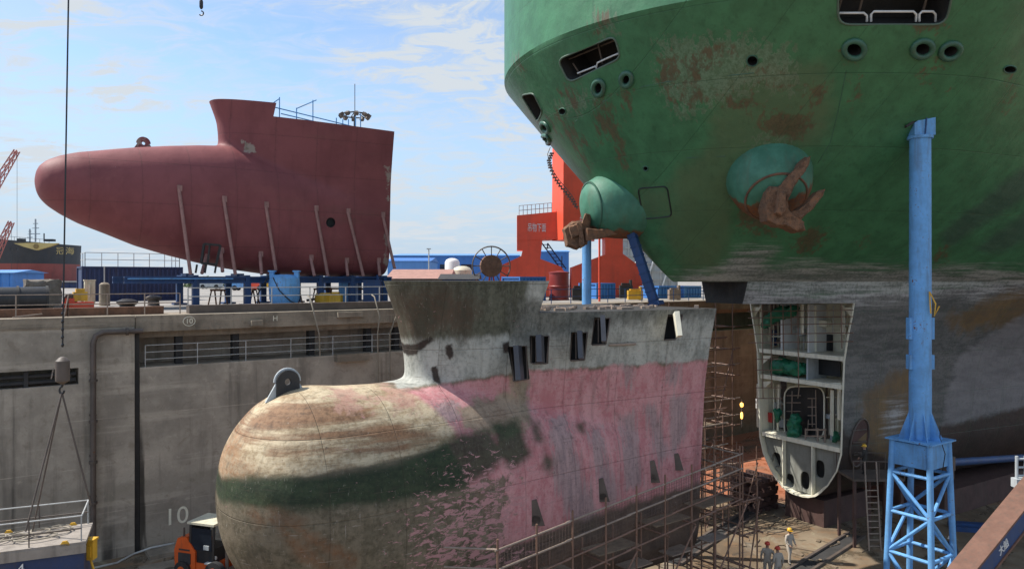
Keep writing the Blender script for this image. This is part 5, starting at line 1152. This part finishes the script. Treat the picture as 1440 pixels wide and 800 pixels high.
for z in (1.0,2.2,3.4,4.6,5.8):
    for tt in (-1.8,-3.3): pole(sD,O2(6,tt,z),O2(1.0 if z<4 else 3.8,tt,z+.05),'ledger',m_lpole if z>4 else None)
for s in (5.6,2.8): pole(sD,O2(s,-1.7,.2),O2(s-1.4,-1.7,3.3),'brace'); pole(sD,O2(s,-1.7,3.4),O2(s,-3.4,3.4),'transom')
# wooden crib stack and work lamps
t=thing('timber_crib','dark stack of crossed timbers on the dock floor left of the keel block','timber stack',loc=at_z(1062,708))
c=at_z(1060,712)
for k in range(7):
    for j in (-1,0,1):
        b=MB(); ax_=u if k%2 else v; nx=v if k%2 else u
        b.beam(c+nx*j*.8-ax_*1.1+UP*(.14+k*.28),c+nx*j*.8+ax_*1.1+UP*(.14+k*.28),.24,.26); b.build('timber',m_brown,t)
q=P(1028,664,48); b=MB(); b.box(q,(1.3,.12,1.2)); b.box(q+V((0,-.07,0)),(1.15,.04,1.05)); b.box(q+V((.5,0,-1.5)),(.08,.08,2.4)); b.box(q+V((-.5,0,-1.5)),(.08,.08,2.4)); b.build('notice_board',m_lpole,None,label='pale rectangular board on legs standing behind the low scaffold',cat='board')
t=thing('work_lamp','bright orange work light glowing on the scaffold left of the cut ship','lamp',loc=P(1043,590,43))
b=MB(); b.lathe([(.02,-.13),(.08,-.1),(.10,0),(.08,.1),(.02,.13)],P(1043,569,43),UP,14); b.build('bulb',m_lamp,t,smooth=60)
b=MB(); b.lathe([(.02,-.2),(.06,-.15),(.075,0),(.06,.15),(.02,.2)],P(1043,584,43),UP,14); b.build('bulb',m_lamp,t,smooth=60)
b=MB(); b.tube(P(1043,562,43.1),P(1043,600,43.1),.03); b.build('bracket',m_steel,t)
# platform with ladder beside the cut hull
Dp=39.5; zp=P(1220,668,Dp).z
t=thing('work_platform','rusty work platform with a ladder beside the cut hull','platform',loc=V((P(1222,750,Dp).x,Dp,0)))
x0,x1=P(1188,0,Dp).x,P(1258,0,Dp).x
b=MB(); b.box(V(((x0+x1)/2,Dp,zp)),(x1-x0,2.0,.12)); b.build('deck',m_steel,t)
for x in (x0+.1,x1-.1,(x0+x1)/2+.4):
    for y in (-.9,.9): b=MB(); b.box(V((x,Dp+y,zp/2)),(.14,.14,zp)); b.build('post',m_brown,t)
b=MB()
for y in (-1.0,1.0): 
    b=MB(); b.tube(V((x0,Dp+y,zp+1.0)),V((x1,Dp+y,zp+.95)),.03)
    for x in (x0,(x0+x1)/2,x1): b.tube(V((x,Dp+y,zp)),V((x,Dp+y,zp+1.0)),.03)
    b.build('guard_rail',m_steel,t)
b=MB(); xl=P(1210,0,Dp).x
for s in (-.3,.3): b.tube(V((xl+s-.15,Dp-1.9,.2)),V((xl+s,Dp-1.1,zp+1.0)),.04)
for i in range(10): z=.4+i*.3; f=z/(zp+1); b.tube(V((xl-.45+.15*f,Dp-1.9+.8*f,z)),V((xl+.15+.15*f,Dp-1.9+.8*f,z)),.03)
b.build('ladder',m_lpole,t)
# ================================================================= people
def person(base,face,mat,helm,label,h=1.72,pose=0,hat=True):
    k=h/1.75; f=V(face).normalized(); r=UP.cross(f)*-1                       # r: person's right
    def L(x,y,z): return V(base)+(r*x+f*y+UP*z)*k
    b=bmesh.new(); ly=b.verts.layers.skin.verify(); vs={}
    def add(n,p,rad,par=None,rad2=None):
        q=b.verts.new(L(*p)); q[ly].radius=(rad*k,(rad2 or rad)*k); vs[n]=q
        if par: b.edges.new((vs[par],q))
        else: q[ly].use_root=True
    st_=.10 if pose==1 else 0
    add('hip',(0,0,.95),.15,None,.12); add('waist',(0,0,1.12),.145,'hip',.11); add('chest',(0,.01,1.33),.175,'waist',.125); add('neck',(0,.01,1.49),.065,'chest'); add('chin',(0,.03,1.57),.075,'neck',.085); add('head',(0,.02,1.66),.085,'chin',.10)
    for s,n in ((-1,'l'),(1,'r')):
        add(n+'h',(s*.10,0,.90),.105,'hip'); add(n+'k',(s*.12,.04+st_*s,.50),.075,n+'h'); add(n+'a',(s*.13,-.02+st_*s*1.3,.10),.055,n+'k'); add(n+'f',(s*.15,.12+st_*s*1.3,.045),.045,n+'a')
        add(n+'s',(s*.19,0,1.41),.075,'chest')
        if pose==2 and s==1: e,hn=(s*.30,.12,1.18),(s*.22,.34,1.22)
        elif pose==1: e,hn=(s*.28,.02,1.14),(s*.20,.20,1.0)
        else: e,hn=(s*.27,-.03,1.14),(s*.29,.06,.90)
        add(n+'e',e,.052,n+'s'); add(n+'w',hn,.038,n+'e')
    o=evalmesh(b,[('SKIN',{}),('SUBSURF',{'levels':2})])
    zc=L(0,0,1.50).z; hands=[vs_ for vs_ in ()]
    for fc in o.faces:
        c=fc.calc_center_median(); fc.material_index=1 if c.z>zc else (2 if c.z<L(0,0,.11).z else 0)
    # hands: a palm, four fingers and a thumb
    t=thing('person',label,'person',loc=V(base)); m=MB(); m.b.free(); m.b=o; m.mi=1
    for s in (-1,1):
        if pose==2 and s==1: w_,d=V((s*.22,.34,1.22)),V((-.2,1,.1))
        elif pose==1: w_,d=V((s*.20,.20,1.0)),V((-.2*s,.8,-.5))
        else: w_,d=V((s*.29,.06,.90)),V((0,.25,-1))
        d.normalize(); side=V((0,1,0)) if abs(d.y)<.7 else V((0,0,1))
        W=lambda q: L(*q)
        m.tube(W(w_),W(w_+d*.09),.04*k,8)
        for i,ln in enumerate((.07,.085,.08,.06)):
            o_=w_+d*.085+side*(.03-.02*i); m.path([W(o_),W(o_+d*ln*.6),W(o_+d*ln+V((-s*.015,0,0)))],.0095*k,6)
        m.path([W(w_+d*.02+side*.035),W(w_+d*.06+side*.065),W(w_+d*.085+side*.07)],.011*k,6)
    # nose
    m.prism([L(-.012,.115,1.60),L(.012,.115,1.60),L(0,.10,1.65)],f*.03*k)
    m.build('body',[mat,m_skin,m_black],t,smooth=70)
    m=MB(); c=L(0,.02,1.66)
    m.lathe([(.125*k,0),(.128*k,.03*k),(.118*k,.08*k),(.085*k,.125*k),(.04*k,.145*k),(.005,.15*k)],c,UP,16); m.prism([c+(r*.11*math.cos(a)+f*(.07+.12*math.sin(a)))*k for a in [math.pi*i/8 for i in range(9)]],UP*.012*k); m.build('helmet',helm,t,smooth=50)
    return t
m_rh=paint('red helmet',(.62,.06,.03),.35,.05,.05,streak=False); m_yh=paint('yellow helmet',(.75,.42,.03),.35,.05,.05,streak=False); m_wh=paint('white helmet',(.8,.8,.78),.35,.05,.05,streak=False)
p=at_z(1110,792); person(p,(.3,-.6,0),m_bei,m_yh,'worker in beige overalls and yellow helmet walking behind the other two',1.72,1)
p=at_z(1079,815); person(p,(.5,.9,0),m_bei,m_rh,'left worker of the pair in red helmets, pale overalls',1.74,2)
p=at_z(1094,821); person(p,(-.3,.9,0),m_bei,m_rh,'right worker of the pair in red helmets, head slightly lower',1.70,0)
p=at_z(1338,806); person(p,(-.8,-.3,0),m_nav,m_wh,'worker in navy overalls and white helmet standing by the blue tower',1.76,0)
p=V((P(1216,0,Dp-.2).x,Dp-.2,zp+.06)); person(p,(-.5,.6,0),m_dk,m_yh,'worker in dark clothes standing on the platform beside the hull',1.6,1)
# ================================================================= lower left: hoist, basket, forklift
D=19.0
hk=thing('crane_hook','dark hook block with two slings hanging on a long crane wire at left','crane hook',loc=P(87,522,D))
b=MB(); b.tube(P(99,-160,D),P(88,488,D),.022,6); b.build('wire',m_black,hk)
b=MB(); 
for i in range(6): q=P(88,430+i*11,D); b.lathe([(.02,-.05),(.04,0),(.02,.05)],q,UP,8)
b.build('chain',m_black,hk)
b=MB(); b.lathe([(.03,.36),(.09,.33),(.165,.25),(.17,-.2),(.16,-.27),(.06,-.33),(.03,-.36)],P(88,521,D),UP,18); b.build('block',m_steel,hk,smooth=35)
q=P(87,547,D); b=MB(); b.path([q+V((.06*math.cos(a),0,.09*math.sin(a)-.03)) for a in [math.pi*.5+i*math.pi*1.5/10 for i in range(11)]],.025,7); b.tube(P(88,540,D),q+UP*.06,.03); b.build('hook',m_black,hk,smooth=50)
for x,y,dd in ((36,722,-.9),(46,720,.4),(128,690,.9),(122,668,.2)):
    b=MB(); b.tube(q-UP*.08,P(x,y+ (25 if x<60 else 20),D+dd),.022,6); b.build('sling',m_steel,hk)
b=MB(); 
hook2=thing('crane_hook','small dark hook hanging into view at the top edge of the sky','crane hook',loc=P(283,18,40)); b.tube(P(283,-120,40),P(283,2,40),.03); b.build('wire',m_black,hook2)
b=MB(); b.lathe([(.05,.35),(.1,.2),(.1,-.1),(.05,-.2)],P(283,8,40),UP,10); b.path([P(283,16,40)+V((.12*math.sin(a),0,-.12+.12*math.cos(a))) for a in [i*.45 for i in range(10)]],.035,6); b.build('hook',m_black,hook2,smooth=50)
# blue lifting basket
zt=P(60,764,D).z; T=Matrix.Translation(P(118,752,D)*1.0)@Matrix.Rotation(math.radians(24),4,'Z'); T.translation.z=zt
bk=thing('lifting_basket','blue steel lifting basket marked 4 with railing and rope on top, hanging at bottom left','basket',M=T@Matrix.Translation((-1.8,.9,-1.6))); TL=lambda x,y,z: T@V((x,y,z)); RB=T.to_3x3()
b=MB(); b.box(TL(-1.8,.75,-.85),(3.6,1.5,1.6),RB); b.build('body',m_navy,bk,bevel=.03)
b=MB(); b.box(TL(-1.8,.75,.02),(3.7,1.6,.1),RB); b.box(TL(-1.8,-.03,-.1),(3.7,.06,.24),RB); b.build('top_plate',paint('dirty pale plate',(.30,.26,.22),.7,.25,.4,.1),bk)
for y in (0.02,1.48):
    for x in (-.06,-1.2,-2.4,-3.5): b=MB(); b.tube(TL(x,y,.05),TL(x,y,.72),.018,6); b.build('post',m_steel if x!=-.06 else m_rail,bk)
    for z in (.40,.72): b=MB(); b.tube(TL(-3.6,y,z),TL(-.05,y,z),.02,7); b.build('rail',m_rail if z>.5 else m_steel,bk)
b=MB(); b.tube(TL(-.05,.02,.72),TL(-.05,1.48,.72),.02,7); b.build('rail',m_rail,bk)
for x in (-.42,-1.9,-3.2): 
    for y in (-.05,1.5): b=MB(); b.prism([TL(x-.11,y,-.16),TL(x+.11,y,-.16),TL(x+.11,y,.05),TL(x+.05,y,.14),TL(x-.05,y,.14),TL(x-.11,y,.05)],RB@V((0,.04,0))); b.build('lifting_eye',m_yel,bk)
b=MB(); b.text('4',TL(-1.36,-.066,-.42),RB@V((1,0,.05)),UP,.34,.01); b.build('painted_number',m_wht,bk)
b=MB(); b.box(TL(-.7,-.065,-.78),(.6,.02,.25),RB); b.build('slot',m_black,bk)
b=MB()
for j in range(7):
    c0=V((random.uniform(-2.6,-.5),random.uniform(.4,1.1),.1)); pts=[TL(c0.x+(.3+.1*random.random())*math.cos(a)*1.4,c0.y+.25*math.sin(a),c0.z+.03+.05*random.random()) for a in [i*.5+j for i in range(14)]]; b.path(pts,.022,5)
b.build('coiled_rope',m_rope,None,label='loose brown rope coils lying on the blue basket top',cat='rope',smooth=60)
c=P(127,772,19.6); b=MB(); b.box(c,(.25,.22,.5)); b.box(c+UP*.27,(.3,.27,.05)); b.box(c-V((0,.12,.03)),(.15,.03,.28)); b.tube(c-UP*.25,c-UP*1.2+V((.3,0,0)),.03); b.build('junction_box',m_yel,bk,label='yellow box on the basket end')
# forklift
D=35.0; c=V((P(294,800,D).x,D,0)); fl=thing('forklift','orange forklift with black cab and cream roof half hidden behind the bulb','forklift',loc=c); fa=math.radians(-18); T=Matrix.Translation(c)@Matrix.Rotation(fa,4,'Z'); X=lambda x,y,z: T@V((x,y,z)); RF=T.to_3x3()
b=MB(); b.prism([X(-1.35,-.7,.4),X(-.2,-.7,.4),X(-.2,-.7,1.3),X(-.7,-.7,1.95),X(-1.2,-.7,1.85),X(-1.4,-.7,1.3)],RF@V((0,1.4,0))); b.box(X(.3,0,.55),(1.1,1.3,.5),RF); b.build('body',m_orange,fl,bevel=.05)
b=MB(); 
for x in (-.55,.75):
    for y in (-.62,.62): b.beam(X(x,y,.8),X(x+.05,y,2.55),.1,.1)
b.box(X(.1,0,1.1),(1.2,1.2,.7),RF); b.build('cab',m_black,fl)
b=MB(); b.box(X(.1,-.62,1.9),(1.15,.04,1.0),RF); b.box(X(-.53,0,1.95),(.04,1.15,1.0),RF); b.build('window',m_glass,fl)
b=MB(); b.box(X(.1,0,2.62),(1.5,1.4,.1),RF); b.build('roof',m_cream,fl,bevel=.02)
for x,r in ((-.85,.42),(.95,.5)):
    for y in (-.72,.72): b=MB(); b.lathe([(r*.55,-.16),(r,-.13),(r,.13),(r*.55,.16)],X(x,y,r),RF@V((0,1,0)),20); w_=b.build('tyre',m_tire,fl,smooth=35); b=MB(); b.lathe([(r*.5,-.17),(r*.5,.17)],X(x,y,r),RF@V((0,1,0)),14); b.build('rim',m_orange,w_,smooth=35)
b=MB()
for y in (-.4,.4): b.beam(X(1.35,y,.1),X(1.35,y,2.2),.12,.16); b.beam(X(1.4,y,.12),X(2.5,y,.08),.14,.06)
b.box(X(1.42,0,.4),(.08,1.2,.5),RF); b.build('mast',m_steel,fl)
b=MB(); b.box(X(.4,-.66,1.55),(.3,.05,.2),RF); b.box(X(.75,-.75,.9),(.6,.2,.06),RF); b.build('step',m_grey,fl)
b=MB()
for y in (-.45,.45): b.lathe([(.09,0),(.1,.06),(.07,.1)],X(.68,y,1.05),RF@V((1,0,0)),10)
b.build('headlight',m_wht,fl)
b=MB(); b.box(X(-.05,.0,1.25),(.5,.5,.12),RF); b.box(X(-.3,0,1.55),(.12,.5,.6),RF); b.build('seat',m_tire,fl)
b=MB(); b.tube(X(-1.0,-.5,1.9),X(-1.0,-.5,2.3),.05); b.build('exhaust',m_steel,fl)
b=MB(); b.box(X(-.8,-.71,.95),(.7,.03,.5),RF); b.box(X(-.8,-.72,1.35),(.6,.03,.06),RF); b.build('side_grille',m_dark,fl)
b=MB()
for i in range(170):
    q=V((random.uniform(6,24),random.uniform(27,46),.03)); k_=random.random(); R_=Matrix.Rotation(random.uniform(0,3.14),3,'Z')
    if k_<.6: b.box(q,(random.uniform(.06,.35),random.uniform(.05,.2),random.uniform(.02,.08)),R_)
    elif k_<.85: b.tube(q,q+R_@V((random.uniform(.5,1.8),0,.01)),.024,6)
    else: b.box(q,(random.uniform(.8,1.8),.2,.05),R_)
b.build('floor_debris',m_plank,None,label='scraps of wood, tube and plate strewn over the dock floor',cat='debris',kind='stuff')
# floor slabs and white hose by the wall
for i,(x,y) in enumerate(((222,789),(232,800))):
    q=at_z(x,y+10); b=MB(); b.box(q+UP*.06,(1.6,1.0,.12),R3); b.build('floor_slab',m_cop,None,label=('pale concrete slab on the dock floor next to the wall joint','second pale concrete slab, nearer the forklift')[i],cat='slab',bevel=.02)
b=MB(); b.path([at_z(130,800)+UP*.05,at_z(165,792)+UP*.05,at_z(188,780)+UP*.06,at_z(212,778)+UP*.3,at_z(245,770)+UP*.25],.05,6); b.build('floor_hose',m_rail,None,label='pale hose snaking along the foot of the dock wall',cat='hose',smooth=60)
# ================================================================= far background: ship, cranes, mast
Df=230; fs=thing('far_ship','black and red bulk carrier seen bow on far away at left','ship',loc=P(48,400,Df)); cx_=P(48,400,Df+22).x
def fhull(z0,z1,n,m0,m1):
    rows=[]
    for i in range(n+1):
        z=z0+(z1-z0)*i/n; k=(z-Zq)/15.0; w_=14.4+.6*min(k,1); r=[]
        for j in range(33):
            a=-math.pi/2+math.pi*j/32; sx=math.copysign(abs(math.sin(a))**.62,math.sin(a)); r.append(V((cx_+w_*sx,Df+24-(16+5*k)*abs(math.cos(a))**.8,z)))
        kf=1+150/Df; r=[V(((cx_-w_)*kf,Df+150,z))]+r+[V(((cx_+w_)*kf-2,Df+150,z))]; rows.append(r)
    return rows
b=MB(); R=b.grid(fhull(Zq-1.5,Zq+6.8,6,0,0)); fr_=b.build('lower_hull',paint('far red hull',(.30,.075,.065),.6,.2,.25,0,.2),fs,smooth=40)
b=MB(); rows=fhull(Zq+6.8,Zq+13.2,6,0,0); 
for j,p in enumerate(rows[-1]): p.z+=1.3*max(0,1-abs(p.x-cx_)/15)
b.grid(rows); b.face([b.b.verts.new(p) for p in rows[-1]]); b.build('upper_hull',paint('far black hull',(.035,.04,.05),.55,.3,.2,0,.2),fs,smooth=40)
b=MB(); n=24
for i in range(n): 
    q=rows[-1][3+i]; b.tube(q,q+UP*1.1,.06,5)
b.path([q+UP*1.1 for q in rows[-1][3:3+n]],.06,5); b.build('bow_rail',m_black,fs)
yel=paint('faded gold paint',(.55,.42,.16),.6,.15,.15,0,.4)
fy=min(p.y for p in rows[-1])-.5
b=MB(); X0=P(50,349,fy); s_=fy/F
bvf=None
def ff(x,y): return P(x,y,fy-1.0)
b.prism([ff(19,342),ff(50,341.5),ff(82,342),ff(68,347),ff(51,352),(ff(33,347))],V((0,1.2,0))); b.build('bow_emblem',yel,fs)
b=MB(); b.lathe([(.8,0),(.8,.1)],ff(51,346.5)-V((0,.15,0)),V((0,-1,0)),20); b.build('emblem_disc',paint('dark gold',(.22,.15,.05),.6,.1,.1),fs)
b=MB(); q=P(98,354,fy+11); b.text('冠海',V((q.x,fy+8.6,q.z)),V((1,.75,0)),UP,2.6,.15); b.build('painted_name',yel,fs); b=MB(); b.text('冠海',V((P(9,355,fy).x,fy+11,q.z)),V((1,-.7,0)),UP,2.6,.15); b.build('painted_name',yel,fs)
b=MB()
for x,h,sw in ((50,308,7),(42,322,4)):
    p0,p1=P(x,340,Df+40),P(x,h,Df+40); b.tube(p0,p1,.3,6)
    for f in (.35,.6,.8): q=p0.lerp(p1,f); b.tube(q-V((sw*.25*(1.3-f),0,0)),q+V((sw*.25*(1.3-f),0,0)),.14,5)
b.build('mast',m_grey,fs)
for q_,s_ in ((P(30,338,Df+30),(2.0,2,1.2)),(P(70,338,Df+30),(3,2,.8)),(P(62,334,Df+35),(.3,.3,3))): b=MB(); b.box(q_,s_); b.build('deck_gear',m_black,fs)
def lattice(b,p0,p1,w_,n,r):
    d=(p1-p0).normalized(); R=rot_to(d); y,z=R.col[1]*w_/2,R.col[2]*w_/2; cs_=[y+z,y-z,-y-z,-y+z]
    for c in cs_: b.tube(p0+c,p1+c*.5,r,5)
    for i in range(n):
        a=p0.lerp(p1,i/n); e=p0.lerp(p1,(i+1)/n); k0,k1=1-.5*i/n,1-.5*(i+1)/n
        for j in range(4): b.tube(a+cs_[j]*k0,e+cs_[(j+1)%4]*k1,r*.7,4)
m_fc=paint('pale red crane lattice',(.45,.16,.14),.6,.2,.2)
for pts,lab in ((((-30,300),(24,212)),'far red lattice crane jib pointing up at the left edge'),(((-25,400),(16,312)),'smaller red and white lattice jib in front of the far ship')):
    p0,p1=P(*pts[0],160),P(*pts[1],160); t=thing('lattice_crane',lab,'crane',loc=V((p0.x-3,160,Zq)))
    b=MB(); lattice(b,p0,p1,1.6,9,.12); b.build('jib',m_fc,t); b=MB(); lattice(b,V((p0.x-1,160,Zq)),p0+V((-1,0,2)),2.2,8,.14); b.build('tower',m_fc,t)
    b=MB(); b.tube(p1,V((p1.x,160,P(0,390,160).z)),.04,4); b.box(V((p1.x,160,P(0,350,160).z)),(.4,.4,.6)); b.build('hoist_wire',m_black,t)
shed('store_block','blue stacked store block at the left edge in front of the far ship',-30,18,379,400,90,6,m_bl2,m_shed2,.4,cat='store')
for x0,x1,D,lab,m_ in ((55,122,150,'long grey blue low store far behind the covered winch',m_navy),(118,128,110,'thin grey hut left of the big blue container',m_grey)):
    shed('store_hut',lab,x0,x1,395,402,D,5,m_,m_dark,.3,cat='store')
# floodlight mast
c=V((P(499,400,105).x,105,Zq)); t=thing('floodlight_mast','tall floodlight mast with a ring of lamps rising behind the maroon bow','light mast',loc=c); zt=P(0,160,105).z
b=MB(); b.lathe([(.35,0),(.16,zt-Zq)],c,UP,12); b.tube(V((c.x,105,zt)),V((c.x,105,zt+4.2)),.05); b.build('pole',m_dark,t,smooth=40)
q=V((c.x,105,zt-.3)); b=MB(); b.path([q+V((1.9*math.cos(i*math.pi/10),1.9*math.sin(i*math.pi/10),.1)) for i in range(20)],.09,6,True)
for i in range(6): b.tube(q+UP*.6,q+V((1.9*math.cos(i*math.pi/3),1.9*math.sin(i*math.pi/3),.1)),.06,5)
b.build('ring',m_dark,t)
for i in range(10):
    a=i*math.pi/5; p=q+V((2.0*math.cos(a),2.0*math.sin(a),-.05)); b=MB(); b.box(p,(.5,.5,.5),Matrix.Rotation(a,3,'Z')@Matrix.Rotation(.6,3,'Y')); b.build('floodlight',m_steel,t)
# thin poles and masts far behind, right of the stand
for px,D,zy,lab in ((728-125,140,350,'thin pale mast above the blue sheds, left one'),):
    q=V((P(px,0,D).x,D,Zq)); b=MB(); b.tube(q,V((q.x,D,P(0,zy,D).z)),.12); b.box(V((q.x,D,P(0,zy,D).z)),(.8,.3,.2)); b.build('lamp_post',m_rail,None,label=lab,cat='lamp post')
